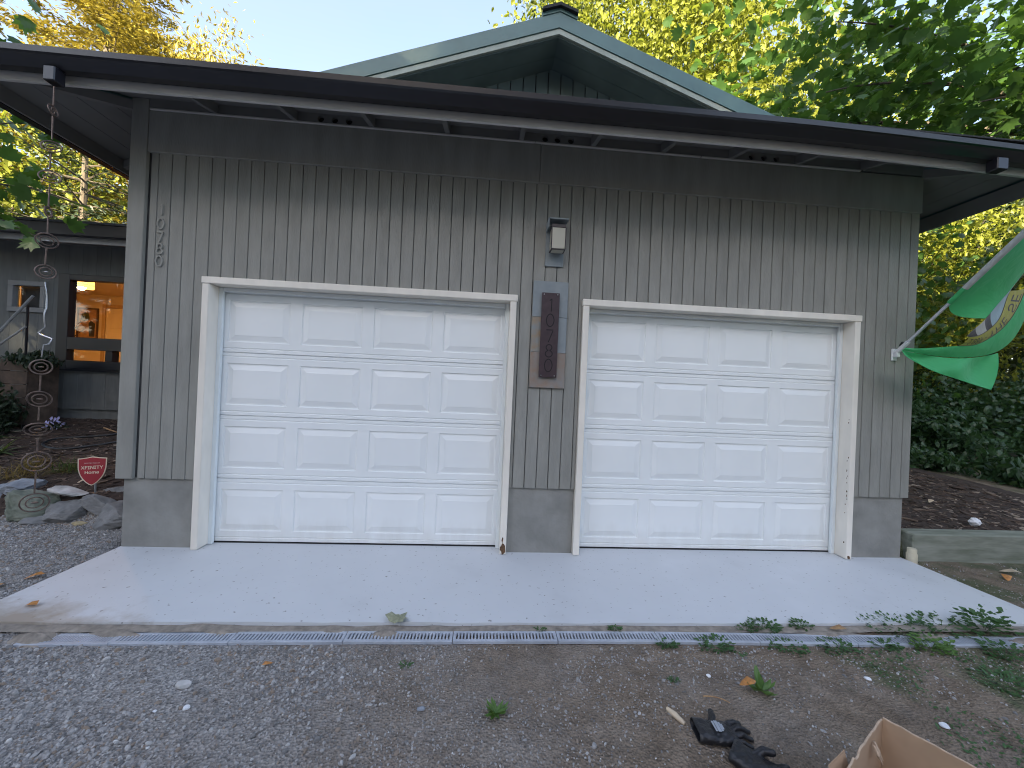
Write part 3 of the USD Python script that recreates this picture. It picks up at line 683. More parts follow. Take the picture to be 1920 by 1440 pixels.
leaf_mat('maple_yellow', [(.15, .17, .02), (.30, .26, .025), (.40, .32, .03), (.20, .21, .025)], .4, tcol=[(.22, .26, .03), (.42, .36, .03), (.55, .44, .04), (.3, .32, .03)])
leaf_mat('maple_green', [(.05, .11, .026), (.08, .155, .036), (.11, .19, .045), (.17, .24, .05)], .45, rough=.36, spec=.6)
leaf_mat('forest_mixed', [(.035, .055, .022), (.07, .085, .03), (.16, .14, .03), (.30, .22, .04)], .3)
leaf_mat('shrub_green', [(.035, .08, .03), (.055, .115, .042), (.085, .15, .05), (.11, .185, .06)], .25, rough=.42, spec=.5)
def conifer_mesh(H, R, seed, dens=1.0, base=.06, spray=.34):
    r = np.random.default_rng(seed)
    P, RT, S = [], [], []
    tr = [tube([(0, 0, -.3), (0, 0, H * .5), (0, 0, H)], [H * .018, H * .010, .02], 8)]
    z = H * base
    while z < H - .25:
        t = (z - H * base) / (H * (1 - base)); Lb = R * (1 - t) ** .8 * r.uniform(.72, 1.12) + .15
        nb = r.integers(4, 7)
        for k in range(nb):
            a = r.uniform(0, 2 * PI); droop = r.uniform(-.10, .30) * (1 - t); L2 = Lb * r.uniform(.6, 1.15)
            m = max(3, int(L2 / .16 * dens)); s = np.sqrt(r.uniform(.02, 1, m * 6)); sd = r.choice([-1, 1], m * 6)
            d = np.array([math.cos(a), math.sin(a)])
            x = s * L2; zz = z + x * .12 - droop * x * x / max(L2, .3) + r.normal(0, .05, m * 6)
            lat = r.normal(0, .17, m * 6) * L2 * (1 - s * .6)
            pos = np.stack([d[0] * x - d[1] * lat, d[1] * x + d[0] * lat, zz], 1)
            ang = a + sd * r.uniform(.15, 1.2, m * 6); pit = r.normal(-.12, .35, m * 6)
            yv = np.stack([np.cos(ang) * np.cos(pit), np.sin(ang) * np.cos(pit), np.sin(pit)], 1)
            up = np.stack([r.normal(0, .5, m * 6), r.normal(0, .5, m * 6), np.ones(m * 6)], 1)
            xv = np.cross(yv, up); xv /= np.linalg.norm(xv, axis=1, keepdims=True)
            P.append(pos); RT.append(np.stack([xv, yv, np.cross(xv, yv)], 2)); S.append(r.uniform(.6, 1.3, m * 6) * spray * (1 - .35 * t))
            if L2 > 1: tr.append(tube([(0, 0, z), (d[0] * L2 * .5, d[1] * L2 * .5, z + L2 * .06 - droop * L2 * .25), (d[0] * L2 * .9, d[1] * L2 * .9, z + L2 * .1 - droop * L2 * .8)], [.035, .022, .008], 4, cap=False))
        z += r.uniform(.22, .38) * (max(H / 12, .8) if spray > .5 else 1.15)
    return cat(tr), scatter(*leafshape('spray'), np.vstack(P), np.concatenate(RT), np.concatenate(S))
def conifer(name, label, H, R, seed, loc, leafmat, group=None, dens=1.0, base=.06, spray=.34):
    t = thing(name, label, 'tree', loc, group)
    tr, cr = conifer_mesh(H, R, seed, dens, base, spray)
    part('trunk', tr, 'bark', t, local=True); part('crown', cr, leafmat, t, local=True)
    return t
def limbs(r, base, top, spread, levels=3, r0=.2):
    """branches as polylines: (points, radii); tips for the leaves"""
    out, tips = [], []
    def grow(p, d, length, rad, lev):
        n = 5; pts = [np.array(p)]; dd = np.array(d)
        for i in range(n):
            dd = dd + r.normal(0, .16, 3) + np.array([0, 0, .04]); dd /= np.linalg.norm(dd); pts.append(pts[-1] + dd * length / n)
        out.append((np.array(pts), np.linspace(rad, rad * .45, n + 1)))
        if lev == 0: tips.extend(pts[2:]); return
        for k in range(r.integers(3, 6)):
            q = pts[r.integers(2, n + 1)]; nd = dd + r.normal(0, spread, 3); nd /= np.linalg.norm(nd)
            grow(q, nd, length * r.uniform(.5, .75), rad * .5, lev - 1)
    d = np.asarray(top, float) - np.asarray(base, float); ln = np.linalg.norm(d)
    grow(base, d / ln, ln, r0, levels)
    return out, np.array(tips)
def broadleaf(name, label, loc, H, W, seed, leafmat, nleaf, size, kind='small', group=None, trunk_h=.35, r0=.16, tilt=1.0, clumps=90, squash=.55, lean=(0, 0), bottom=.22, limbed=True):
    r = np.random.default_rng(seed)
    t = thing(name, label, 'tree', loc, group)
    top = np.array([lean[0], lean[1], H])
    out, tips = limbs(r, (0, 0, -.2), top * .62, .75, 3, r0)
    tips = tips * np.array([W / max(np.abs(tips[:, :2]).max(), .1)] * 2 + [1]) if len(tips) else tips
    allp = np.vstack([p for p, q in out]); kx = min(1, .8 * W / np.percentile(np.abs(allp[:, :2] - np.outer(allp[:, 2] / H, lean)), 98)); kz = min(1, .86 * H / allp[:, 2].max())
    br = [tube(np.column_stack([(p[:, 0] - lean[0] * p[:, 2] / H) * kx + lean[0] * p[:, 2] / H, (p[:, 1] - lean[1] * p[:, 2] / H) * kx + lean[1] * p[:, 2] / H, p[:, 2] * kz]), q, 6, cap=False) for p, q in out if q[0] > .012]
    if limbed: part('trunk', cat(br), 'bark', t, local=True)
    # clumps through the crown volume, pushed towards its outside
    c = r.normal(size=(clumps, 3)); c /= np.linalg.norm(c, axis=1, keepdims=True); c *= (r.uniform(.12, 1, clumps) ** .42)[:, None]
    zc, zh = H * (bottom + 1) / 2, H * (1 - bottom) / 2
    ctr = np.stack([c[:, 0] * W + lean[0] * .6, c[:, 1] * W + lean[1] * .6, zc + c[:, 2] * zh], 1)
    w = r.uniform(.5, 1.5, clumps); w /= w.sum()
    which = r.choice(clumps, nleaf, p=w)
    sp = r.uniform(.6, 1.25, clumps) * W * .24
    pos = ctr[which] + r.normal(size=(nleaf, 3)) * sp[which][:, None] * np.array([1, 1, squash])
    R = rots(r, nleaf, tilt)
    part('crown', scatter(*leafshape(kind), pos, R, size * r.uniform(.65, 1.3, nleaf)), leafmat, t, local=True)
    return t
# ================================================================ left: house wing, lit room, rain chain, planted bed
def bedz(x, y): return gz(x, y) + .006 + .012 * meshkit.fbm(np.stack([x, y, 0 * np.asarray(x)], -1) * 14, 3, 31)
struct('mulch_bed', sheet(np.linspace(-10.5, -3.77, 200), np.linspace(.50, 2.99, 90), lambda x, y: np.where(y > .56, bedz(x, y), gz(x, y) - .03)), 'mulch_look', smooth=True)
def bankz(x, y): return gz(x, y) + .006 + .02 * meshkit.fbm(np.stack([x, y, 0 * np.asarray(x)], -1) * 12, 3, 33)
struct('mulch_bank', sheet(np.linspace(3.26, 6.6, 140), np.linspace(.115, 3.6, 130), bankz), 'mulch_look', smooth=True)
for i, c in enumerate([(.085, .054, .040), (.04, .027, .020), (.17, .12, .088), (.34, .27, .21)]): mat('chip_%d' % i, c, .9, .25, 30, obj=True)
def chipm(seed):
    r = np.random.default_rng(seed); v = np.array(box(-1, 1, -.26, .26, -.07, .07)[0]); v += r.normal(0, .07, v.shape) * (1, .8, .3); return v, box(0, 1, 0, 1, 0, 1)[1]
def chips(x0, x1, y0, y1, n, fn, seed, name, label):
    r = np.random.default_rng(seed); x, y = r.uniform(x0, x1, n), r.uniform(y0, y1, n)
    s = np.exp(r.normal(math.log(.020), .45, n))
    instancer(name, [(chipm(40 + i), 'chip_%d' % (i // 2)) for i in range(8)], np.column_stack([x, y, fn(x, y) + s * .12]), r, s[:, None] * np.ones(3), r.choice(8, n, p=[.2, .2, .16, .16, .09, .09, .05, .05]), label=label, cat_='wood chips', flat=True)
chips(-8.3, -3.78, .62, 2.98, 6500, bedz, 61, 'wood_chips', 'dark bark mulch chips on the planted bed by the house')
chips(3.28, 6.3, .14, 3.5, 5500, bankz, 62, 'wood_chips', 'dark bark mulch chips on the bank right of the garage')

H = thing('house_wing', 'low house wing, its paint darkened for shade, with a warmly lit window, set back left of the garage', 'house', (-6.5, 3, .6))
YWG = 3.0
WIN = [(-8.01, -7.505, 2.255, 2.705), (-7.318, -5.15, 1.412, 2.86)]
x = -10.4; r3 = np.random.default_rng(31)
while x < -3.72:
    a, b = x, min(x + .196, -3.712); x += .2
    iv = [(.80, 3.45)]
    for w in WIN:
        if a < w[1] and b > w[0]: iv = [q for z0, z1 in iv for q in ((z0, max(z0, min(z1, w[2]))), (min(z1, max(z0, w[3])), z1)) if q[1] - q[0] > .01]
    dy = r3.uniform(-.001, .001)
    for z0, z1 in iv: part('siding_board', box(a, b, YWG + dy, YWG + .02, z0, z1), 'wing_paint_shaded', H)
    for w in WIN:                                               # the sliver of a board beside a window
        if a < w[1] and b > w[0]:
            if a < w[0] - .004: part('siding_board', box(a, w[0], YWG + dy, YWG + .02, w[2], w[3]), 'wing_paint_shaded', H)
            if b > w[1] + .004: part('siding_board', box(w[1], b, YWG + dy, YWG + .02, w[2], w[3]), 'wing_paint_shaded', H)
part('foundation', box(-10.4, -3.712, YWG + .03, YWG + .2, .2, .806), 'wing_paint_shaded', H)
bk = []
for a, b, z0, z1 in ((-10.4, WIN[0][0], .8, 3.4), (WIN[0][1], WIN[1][0], .8, 3.4), (WIN[1][1], -3.712, .8, 3.4)): bk.append(box(a, b, YWG + .021, YWG + .12, z0, z1))
for w in WIN: bk += [box(w[0], w[1], YWG + .021, YWG + .12, .8, w[2]), box(w[0], w[1], YWG + .021, YWG + .12, w[3], 3.4)]
part('sheathing', cat(bk), 'dark_sheathing', H)
part('roof', slab4((-10.6, 2.40, 3.475), (-3.712, 2.40, 3.475), (-3.712, 7.2, 4.2), (-10.6, 7.2, 4.2), (0, 0, -.03)), 'roof_black', H)
part('gutter', cbox(-10.6, -3.712, 2.42, 2.497, 3.275, 3.455, .01), 'gutter_black', H)
part('fascia', box(-10.6, -3.712, 2.50, 2.52, 3.195, 3.44), 'wing_fascia_shaded', H)
part('soffit_board', slab4((-10.6, 2.522, 3.24), (-3.712, 2.522, 3.24), (-3.712, 2.999, 3.31), (-10.6, 2.999, 3.31), (0, 0, .015)), 'soffit_paint', H)
def pane_mat():
    usdkit.material(stage, '/World/Looks/pane_glass', {'f': ('fresnel', {'IOR': 1.5}), 't': ('transparent_bsdf', {'color': (.93, .95, .94)}), 'g': ('glossy_bsdf', {'roughness': .02, 'color': (.9, .9, .9)}), 'm': ('mix_closure', {}), 'ge': ('geometry', {}), 'iv': ('math', {'math_type': 'subtract', 'value1': 1.0}), 'mu': ('math', {'math_type': 'multiply'})},
                    [('ge.backfacing', 'iv.value2'), ('f.fac', 'mu.value1'), ('iv.value', 'mu.value2'), ('mu.value', 'm.fac'), ('t.BSDF', 'm.closure1'), ('g.BSDF', 'm.closure2')], surface='m.closure')
pane_mat()
# small window with a pale frame
w = WIN[0]
W1 = part('window', cat([cbox(w[0] - .01, w[1] + .01, YWG - .03, YWG + .05, w[2] - .01, w[2] + .062), cbox(w[0] - .01, w[1] + .01, YWG - .03, YWG + .05, w[3] - .062, w[3] + .01), cbox(w[0] - .01, w[0] + .062, YWG - .029, YWG + .05, w[2] + .063, w[3] - .063), cbox(w[1] - .062, w[1] + .01, YWG - .029, YWG + .05, w[2] + .063, w[3] - .063)]), 'wing_fascia_shaded', H)
part('pane', rect(w[0] + .06, w[1] - .06, w[2] + .06, w[3] - .06, YWG + .014), 'pane_glass', W1)
part('dark_panel', box(w[0] + .05, w[1] - .05, YWG + .10, YWG + .11, w[2] + .05, w[3] - .05), 'dark_sheathing', W1)  # dark sheet added behind the pane for the dark inside
# big black window: fixed light above, awning lights below
w = WIN[1]
fr = []
y0, y1 = YWG - .025, YWG + .09
fr += [cbox(w[0], w[0] + .16, y0, y1, w[2], w[3]), cbox(w[0] + .161, w[1], y0, y1, w[3] - .088, w[3]), cbox(w[0] + .161, w[1], y0, y1, w[2], w[2] + .134), cbox(w[0] + .161, w[1], y0, y1, 1.71, 1.90), cbox(-6.604, -6.50, y0, y1, w[2] + .135, 1.709), cbox(-5.9, -5.8, y0, y1, w[2] + .135, 1.709), cbox(-5.9, -5.8, y0, y1, 1.901, w[3] - .089), cbox(w[1] - .1, w[1], y0, y1, w[2] + .135, 1.709), cbox(w[1] - .1, w[1], y0, y1, 1.901, w[3] - .089)]
W2 = part('window', cat(fr), 'window_black', H)
part('pane', rect(w[0] + .15, w[1] - .05, 1.89, w[3] - .08, YWG + .03), 'pane_glass', W2)
part('pane', rect(w[0] + .15, w[1] - .05, w[2] + .12, 1.72, YWG + .03), 'pane_glass', W2)
part('sill', cbox(w[0] - .02, w[1], YWG - .05, YWG - .026, w[2] - .03, w[2] - .002), 'window_black', W2)
# the room behind it
RX0, RX1, RY1, RZ0, RZ1 = -10.3, -4.6, 5.5, .86, 3.0
part('room_wall', box(RX0, RX1, RY1, RY1 + .1, RZ0, RZ1), 'interior_wall', H)
part('room_wall', box(RX0 - .1, RX0, YWG + .13, RY1 + .1, RZ0, RZ1), 'interior_wall', H)
part('room_wall', box(RX1, RX1 + .1, YWG + .13, RY1 + .1, RZ0, RZ1), 'interior_wall', H)
part('room_ceiling', box(RX0 - .1, RX1 + .1, YWG + .125, RY1 + .1, RZ1 + .001, RZ1 + .05), 'interior_wall', H)
part('room_floor', box(RX0 - .1, RX1 + .1, YWG + .125, RY1 + .1, RZ0 - .05, RZ0 - .001), 'interior_wood', H)
for a, b, z0, z1 in ((RX0, WIN[0][0], RZ0, RZ1), (WIN[0][1], WIN[1][0] + .02, RZ0, RZ1), (WIN[1][1] - .02, RX1, RZ0, RZ1)): part('room_wall', box(a, b, YWG + .121, YWG + .129, z0, z1), 'interior_wall', H)
DI = part('interior_door', cat([box(-8.93, -8.05, RY1 - .03, RY1 - .001, RZ0, 2.72)] + [cbox(-8.93 + .1 + i * .38, -8.93 + .1 + i * .38 + .3, RY1 - .042, RY1 - .029, z0, z1) for i in range(2) for z0, z1 in ((RZ0 + .12, 1.5), (1.62, 2.2), (2.3, 2.62))]), 'interior_wall', H)
part('door_casing', cat([cbox(-9.0, -8.94, RY1 - .05, RY1 - .002, RZ0, 2.80), cbox(-8.04, -7.98, RY1 - .05, RY1 - .002, RZ0, 2.80), cbox(-8.939, -8.041, RY1 - .05, RY1 - .002, 2.73, 2.80)]), 'interior_wood', DI)
# pendant lamp: a drum shade with a bulb
usdkit.material(stage, '/World/Looks/shade_glow', {'g': ('geometry', {}), 'sep': ('separate_xyz', {}), 'e': ('emission', {'color': (1.0, .50, .10), 'strength': 0.5})}, [], surface='e.emission')
usdkit.material(stage, '/World/Looks/bulb_glow', {'e': ('emission', {'color': (1.0, .47, .11), 'strength': 85.0})}, [], surface='e.emission')
PL = thing('pendant_lamp', 'glowing drum pendant lamp seen through the house window', 'lamp', (-7.8, 3.8, 2.81))
a = np.linspace(0, 2 * PI, 33)
def drum(R, z0, z1, c):
    V = np.array([(c[0] + R * math.cos(t), c[1] + R * math.sin(t), z) for z in (z0, z1) for t in a]); n = len(a)
    return vf((V, np.array([[i, i + 1, n + i + 1, n + i] for i in range(n - 1)])))
part('lamp_shade', cat([drum(.155, 2.812, 2.862, (-7.8, 3.8)), drum(.155, 2.866, 2.958, (-7.8, 3.8))]), 'shade_glow', PL)
part('shade_ring', ring((-7.8, 3.8, 2.864), .155, .003, (0, 0, 1), 32, 4), 'interior_wood', PL)
part('cord', tube([(-7.8, 3.8, 2.93), (-7.8, 3.8, 2.999)], .006, 6), 'window_black', PL)
bl = trimesh.creation.icosphere(subdivisions=2, radius=.062); bl.apply_translation((-7.8, 3.8, 2.835))
part('bulb', bl, 'bulb_glow', PL)
# framed picture, generic still life
FP = thing('framed_picture', 'brown framed picture with a dark vase on the back wall of the lit room', 'picture', (-9.31, 5.5, 2.06))
part('frame', cat([box(-9.52, -9.10, RY1 - .025, RY1 - .002, 2.68, 2.71), box(-9.52, -9.10, RY1 - .025, RY1 - .002, 2.04, 2.07), box(-9.52, -9.49, RY1 - .025, RY1 - .002, 2.0705, 2.6795), box(-9.13, -9.10, RY1 - .025, RY1 - .002, 2.0705, 2.6795)]), 'picture_frame', FP)
mat('canvas', (.42, .26, .16), .8, .25, 6); mat('paint_green', (.10, .12, .09), .8, .3, 10); mat('paint_dark', (.04, .04, .05), .8)
part('canvas', box(-9.492, -9.128, RY1 - .012, RY1 - .003, 2.068, 2.682), 'canvas', FP)
part('painted_shape', prism([(2.45, -9.46), (2.58, -9.43), (2.62, -9.36), (2.60, -9.30), (2.47, -9.27), (2.42, -9.36)], 1, RY1 - .015, RY1 - .0125), 'paint_green', FP)
part('painted_shape', prism([(2.10, -9.27), (2.38, -9.29), (2.44, -9.25), (2.38, -9.16), (2.10, -9.17)], 1, RY1 - .015, RY1 - .0124), 'paint_dark', FP)
solo('dry_branches', cat([tube([(-7.66, 3.5, 1.72), (-7.628, 3.5, 1.933), (-7.58, 3.5, 2.08), (-7.50, 3.52, 2.22)], .009, 5), tube([(-7.62, 3.5, 1.9), (-7.5, 3.48, 2.0), (-7.39, 3.46, 2.07)], .007, 5), tube([(-7.64, 3.5, 1.85), (-7.69, 3.52, 2.05), (-7.68, 3.5, 2.2)], .007, 5)]), 'picture_frame', 'thin bare branches standing in the lower corner of the lit window', 'branches')
# handrails in the shade
HR = thing('handrail', 'pale sloping handrail pair beside the steps left of the house wing', 'handrail', (-7.3, 2.4, 1.3))
d = np.array([.397, 0, .501]); p = np.array([-7.031, 2.4, 2.398])
part('rail', tube([p - d * 2.6, p], .016, 8), 'grey_rail', HR)
d2 = np.array([.261, 0, .211]); p2 = np.array([-7.159, 2.4, 1.926])
part('rail', tube([p2 - d2 * 4, p2 + d2 * .2], .013, 8), 'grey_rail', HR)
part('post', tube([(-7.13, 2.44, .5), (-7.125, 2.43, 2.27)], .014, 8), 'window_black', HR)
# planter with a dark bush and a bench
PB = thing('wooden_planter', 'brown timber planter box standing in the shade by the house wing', 'planter', (-7.25, 2.55, .55))
for i in range(5): part('board', cbox(-7.75, -7.06, 2.40, 2.42, .62 + i * .185, .62 + i * .185 + .178, .004), 'planter_wood', PB)
part('side_panel', cbox(-7.08, -7.06, 2.421, 2.8, .60, 1.545, .003), 'planter_wood', PB)
part('side_panel', cbox(-7.75, -7.73, 2.421, 2.8, .60, 1.545, .003), 'planter_wood', PB)
part('soil', box(-7.729, -7.081, 2.421, 2.8, 1.4, 1.50), 'mulch_look', PB)
def bush(name, label, c, rad, n, size, leafmat, seed, kind='small', cat_='shrub', group=None, stemr=.012, nst=6, tilt=1.2):
    r = np.random.default_rng(seed); rad = np.asarray(rad, float); c = np.asarray(c, float)
    t = thing(name, label, cat_, c, group)
    k = max(6, n // 40); q = r.normal(size=(k, 3)); q /= np.linalg.norm(q, axis=1, keepdims=True); q *= (r.uniform(.1, 1, k) ** .45)[:, None]
    q = q * rad * .82 + np.array([0, 0, rad[2]])
    wh = r.integers(0, k, n); pos = q[wh] + r.normal(size=(n, 3)) * rad * .2
    pos[:, 2] = np.maximum(pos[:, 2], .02)
    part('foliage', scatter(*leafshape(kind), pos, rots(r, n, tilt), size * r.uniform(.6, 1.3, n)), leafmat, t, local=True)
    st = [tube([(0, 0, -.05), (q[i] * .45) + r.normal(0, .05, 3) * rad, q[i]], [stemr, stemr * .7, stemr * .3], 5, cap=False) for i in range(min(nst, k))]
    part('stem', cat(st), 'bark', t, local=True)
    return t
bush('potted_shrub', 'dark flat-topped shrub growing from the timber planter', (-7.05, 2.5, 1.42), (.28, .25, .10), 500, .07, 'conifer_dark', 71)
bush('shade_shrub', 'dark rounded shrub in the shade below the timber planter', (-7.2, 2.15, .45), (.32, .25, .36), 900, .07, 'conifer_dark', 72)

# ---------------- rain chain
RC = thing('rain_chain', 'long bronze rain chain of double rings hanging from the gutter outlet', 'rain chain', (-3.57, -.70, .50))
rc = np.random.default_rng(77)
zs = [(3.075, (1, .15, .25), .05), (2.847, (.5, -.8, .45), .068), (2.655, (.6, -.8, .5), .073), (2.43, (1, .35, .1), .05), (2.247, (.6, -.7, -.55), .072), (2.05, (.75, -.66, .15), .066), (1.445, (.73, -.68, .1), .062), (1.242, (.55, -.8, -.35), .070), (1.049, (.6, -.6, -.75), .078), (.846, (.72, -.68, .15), .080), (.585, (.7, -.7, -.2), .082)]
prev = 3.23
cx, cy = -3.568, -.70
def wire(p, q, r=.0045):
    return tube([p, q], r, 5)
for z, ax, R in zs:
    R *= .66 if z > 1.5 else .74
    if prev - z > .5: pass
    else: part('link', wire((cx, cy, prev), (cx + rc.normal(0, .002), cy, z + R)), 'copper_brown', RC)
    u = part('ring', ring((cx, cy, z), R, .0042, ax, 28, 6), 'copper_brown', RC, smooth=True)
    part('inner_ring', ring((cx, cy, z), R * .60, .0036, np.array(ax) + rc.normal(0, .12, 3), 24, 6), 'copper_brown', u, smooth=True)
    cup = trimesh.creation.icosphere(subdivisions=2); v = np.array(cup.vertices) * (R * .34, R * .2, R * .10)
    part('drop', (v + (cx, cy, z), np.array(cup.faces)), 'bright_metal' if 2.0 < z < 2.3 else 'copper_brown', u, smooth=True)
    prev = z - R
part('twisted_link', tube([(cx, cy, 1.985), (-3.553, -.7, 1.897), (-3.562, -.69, 1.829), (-3.554, -.71, 1.778), (-3.557, -.7, 1.70), (-3.605, -.69, 1.664), (-3.567, -.71, 1.649), (-3.51, -.7, 1.628), (-3.527, -.7, 1.593), (-3.56, -.7, 1.585), (cx, cy, 1.507)], [.003, .004, .0055, .004, .003, .004, .0065, .006, .004, .003, .003], 6), 'bright_metal', RC, smooth=True)

# ---------------- rocks along the foot of the bed
def rock(name, label, c, size, seed, mt, rz=0, tilt=0):
    r = np.random.default_rng(seed); m = trimesh.creation.icosphere(subdivisions=5); v = np.array(m.vertices)
    for _ in range(16):
        d = r.normal(size=3); d /= np.linalg.norm(d); cc = r.uniform(.55, .88); k = v @ d
        v -= np.outer(np.clip(k - cc, 0, None), d) * .92
    v *= 1 + .28 * (meshkit.fbm(v * 2.5 + seed, 5, seed)[:, None] - .5) + .13 * (meshkit.fbm(v * 8 + seed, 4, seed)[:, None] - .5)
    v *= np.asarray(size) / 2
    ct, st_ = math.cos(tilt), math.sin(tilt); v = v @ np.array([[ct, 0, st_], [0, 1, 0], [-st_, 0, ct]])
    cz, sz_ = math.cos(rz), math.sin(rz); v = v @ np.array([[cz, sz_, 0], [-sz_, cz, 0], [0, 0, 1]])
    return solo(name, (v + np.asarray(c), np.array(m.faces)), mt, label, 'rock', 'rocks edging the planted bed', smooth=40)
rock('rock', 'big greenish boulder at the left end of the bed edge', (-4.98, .60, .10), (.50, .36, .40), 1, 'stone_green', .2, -.15)
rock('rock', 'grey angular boulder in the middle of the bed edge, under the pale flat slab', (-4.60, .55, .065), (.44, .34, .30), 2, 'stone_dark', -.2, .1)
rock('rock', 'long narrow grey rock slanting up beside the red yard sign', (-4.345, .58, .145), (.34, .20, .17), 3, 'stone_dark', .1, -.42)
rock('rock', 'broad sloping rock against the garage corner', (-4.06, .50, .06), (.56, .40, .36), 4, 'stone_dark', .0, -.35)
rock('rock', 'pale flat stone slab lying on the mulch behind the grey boulder', (-4.70, .62, .255), (.38, .22, .075), 5, 'stone_pale', .15, -.2)
rock('rock', 'bluish jagged rock behind the greenish boulder', (-5.28, .80, .25), (.34, .26, .17), 6, 'stone_blue', .5)
rock('rock', 'pale blue flake of rock at the left edge of the picture', (-5.50, .82, .19), (.30, .26, .14), 7, 'stone_blue', -.3, -.4)
rock('rock', 'low brown rock wedged at the foot of the grey boulder', (-4.78, .47, .02), (.26, .18, .13), 8, 'stone_dark', .4)
rock('rock', 'dark rock behind the post of the red yard sign', (-4.40, .80, .18), (.30, .22, .18), 10, 'stone_dark', .2)
rock('rock', 'small tan stone lying on the gravel in front of the sloping rock', (-4.40, .44, .012), (.115, .075, .06), 9, 'stone_tan', .6, -.25)
# ---------------- yard sign
YS = thing('yard_sign', 'red shield-shaped yard sign with cream border and lettering on a grey post', 'sign', (-4.545, .72, .14))
mat('sign_red', (.36, .035, .045), .45, .05); mat('sign_cream', (.72, .62, .48), .5); mat('sign_text', (.70, .55, .50), .5); mat('post_grey', (.30, .31, .31), .5, metal=.3)
def shield(w, h, ins=0.0):
    pts = [(-w / 2, h * .44), (-w * .25, h * .46), (0, h * .5), (w * .25, h * .46), (w / 2, h * .44)]
    half = [(w / 2 * .99, h * .2), (w / 2 * .965, h * .08), (w / 2 * .90, -h * .05), (w / 2 * .80, -h * .16), (w / 2 * .64, -h * .27), (w / 2 * .42, -h * .385), (w / 2 * .2, -h * .46), (0, -h * .5)]
    poly = Polygon(pts + half + [(-x, y) for x, y in half[:-1]][::-1]).buffer(0)
    return poly.buffer(-ins)
def plate(P, y0, y1, c, yaw=.0):
    m = trimesh.creation.extrude_polygon(P, abs(y1 - y0), engine='earcut'); v = np.array(m.vertices)
    x, z, d = v[:, 0], v[:, 1], -v[:, 2] - y0
    return np.stack([c[0] + x * math.cos(yaw) - d * math.sin(yaw), c[1] + x * math.sin(yaw) + d * math.cos(yaw), c[2] + z], 1), np.array(m.faces)
SC, SY = (-4.572, .715, .437), .45
part('panel', plate(shield(.205, .285), 0, .006, SC, SY), 'sign_cream', YS)
part('face', plate(shield(.205, .285, .008), .0062, .0072, SC, SY), 'sign_red', YS)
def lettering(txt, h, zc, mt, y0=.0074, c=None, yaw=SY, bold=True, wmax=None):
    m = meshkit.text_mesh(txt, h, .0006, bold); v = np.array(m.vertices); v[:, 0] -= (v[:, 0].max() + v[:, 0].min()) / 2
    if wmax: v[:, 0] *= wmax / (v[:, 0].max() - v[:, 0].min())
    x, z, d = v[:, 0], v[:, 1] + zc, -v[:, 2] - y0
    return np.stack([c[0] + x * math.cos(yaw) - d * math.sin(yaw), c[1] + x * math.sin(yaw) + d * math.cos(yaw), c[2] + z], 1), np.array(m.faces)
part('lettering', lettering('XFINITY', .030, .020, 'sign_cream', c=SC, wmax=.155), 'sign_cream', YS)
part('lettering', lettering('Home', .028, -.026, 'sign_cream', c=SC, wmax=.10), 'sign_cream', YS)
part('lettering', lettering('PROTECTED BY', .011, .072, 'sign_text', c=SC, wmax=.11, bold=False), 'sign_text', YS)
part('post', tube([(-4.54, .728, .08), (-4.558, .728, .43)], .0085, 8), 'post_grey', YS)
# ---------------- plants and hose on the bed
def blades(name, label, c, n, length, width, mt, seed, spread=.6, cat_='plant', droop=.5, rad=.04, group=None):
    r = np.random.default_rng(seed); V, F, k = [], [], 0
    for i in range(n):
        a = r.uniform(0, 2 * PI); l = length * r.uniform(.6, 1.2); el = r.uniform(.25, 1.0) * spread; b = r.uniform(0, rad); b0 = r.uniform(0, 2 * PI)
        p0 = np.array([b * math.cos(b0), b * math.sin(b0), -.01]); w = width * r.uniform(.7, 1.3)
        side = np.array([-math.sin(a), math.cos(a), 0]); m = 4
        for j in range(m + 1):
            t = j / m; x = l * t * math.sin(el * (1 + .5 * t)); z = l * t * math.cos(el * (1 + .5 * t)) - droop * l * t * t * .5 * math.sin(el)
            q = p0 + np.array([math.cos(a) * x, math.sin(a) * x, max(z, .004)]); ww = w * (1 - t) ** .6 * (.5 + .5 * min(1, t * 4))
            V += [q - side * ww / 2, q + side * ww / 2]
            if j: F.append([k + 2 * j - 2, k + 2 * j - 1, k + 2 * j + 1, k + 2 * j])
        k += 2 * (m + 1)
    v, f = vf((np.array(V), np.array(F)))
    return solo(name, (v + np.asarray(c), f), mt, label, cat_, group)
leaf_mat('grass_green', [(.05, .09, .02), (.09, .13, .025), (.12, .14, .03)], .3); leaf_mat('grass_straw', [(.22, .16, .05), (.30, .22, .08), (.16, .13, .05), (.14, .15, .04)], .25)
leaf_mat('hosta_leaf', [(.16, .22, .09), (.34, .36, .20), (.22, .27, .12)], .25); leaf_mat('iris_leaf', [(.07, .14, .04), (.12, .2, .06)], .25)
blades('grass_clump', 'fresh green grass clump behind the red yard sign', (-5.26, 1.25, .31), 260, .22, .006, 'grass_green', 81, 1.25, rad=.17)
blades('grass_clump', 'straw-coloured drooping grass clump left of the green one', (-5.62, 1.12, .27), 260, .26, .006, 'grass_straw', 82, 1.5, rad=.22)
blades('grass_clump', 'yellowish grass clump behind the straw-coloured one', (-5.75, 1.36, .32), 170, .22, .006, 'grass_straw', 83, 1.4, rad=.15)
blades('hosta', 'variegated pale green plant with broad blades at the left edge', (-6.50, 1.60, .38), 44, .27, .035, 'hosta_leaf', 84, 1.0, rad=.06)
blades('iris', 'bright green strap leaves beside the steps at the left edge', (-7.15, 2.1, .50), 16, .40, .03, 'iris_leaf', 85, 1.3, rad=.04)
r8 = np.random.default_rng(8)
FLW = thing('flower', 'small violet and white flower cluster in front of the wing foundation', 'flower', (-6.76, 2.50, .56))
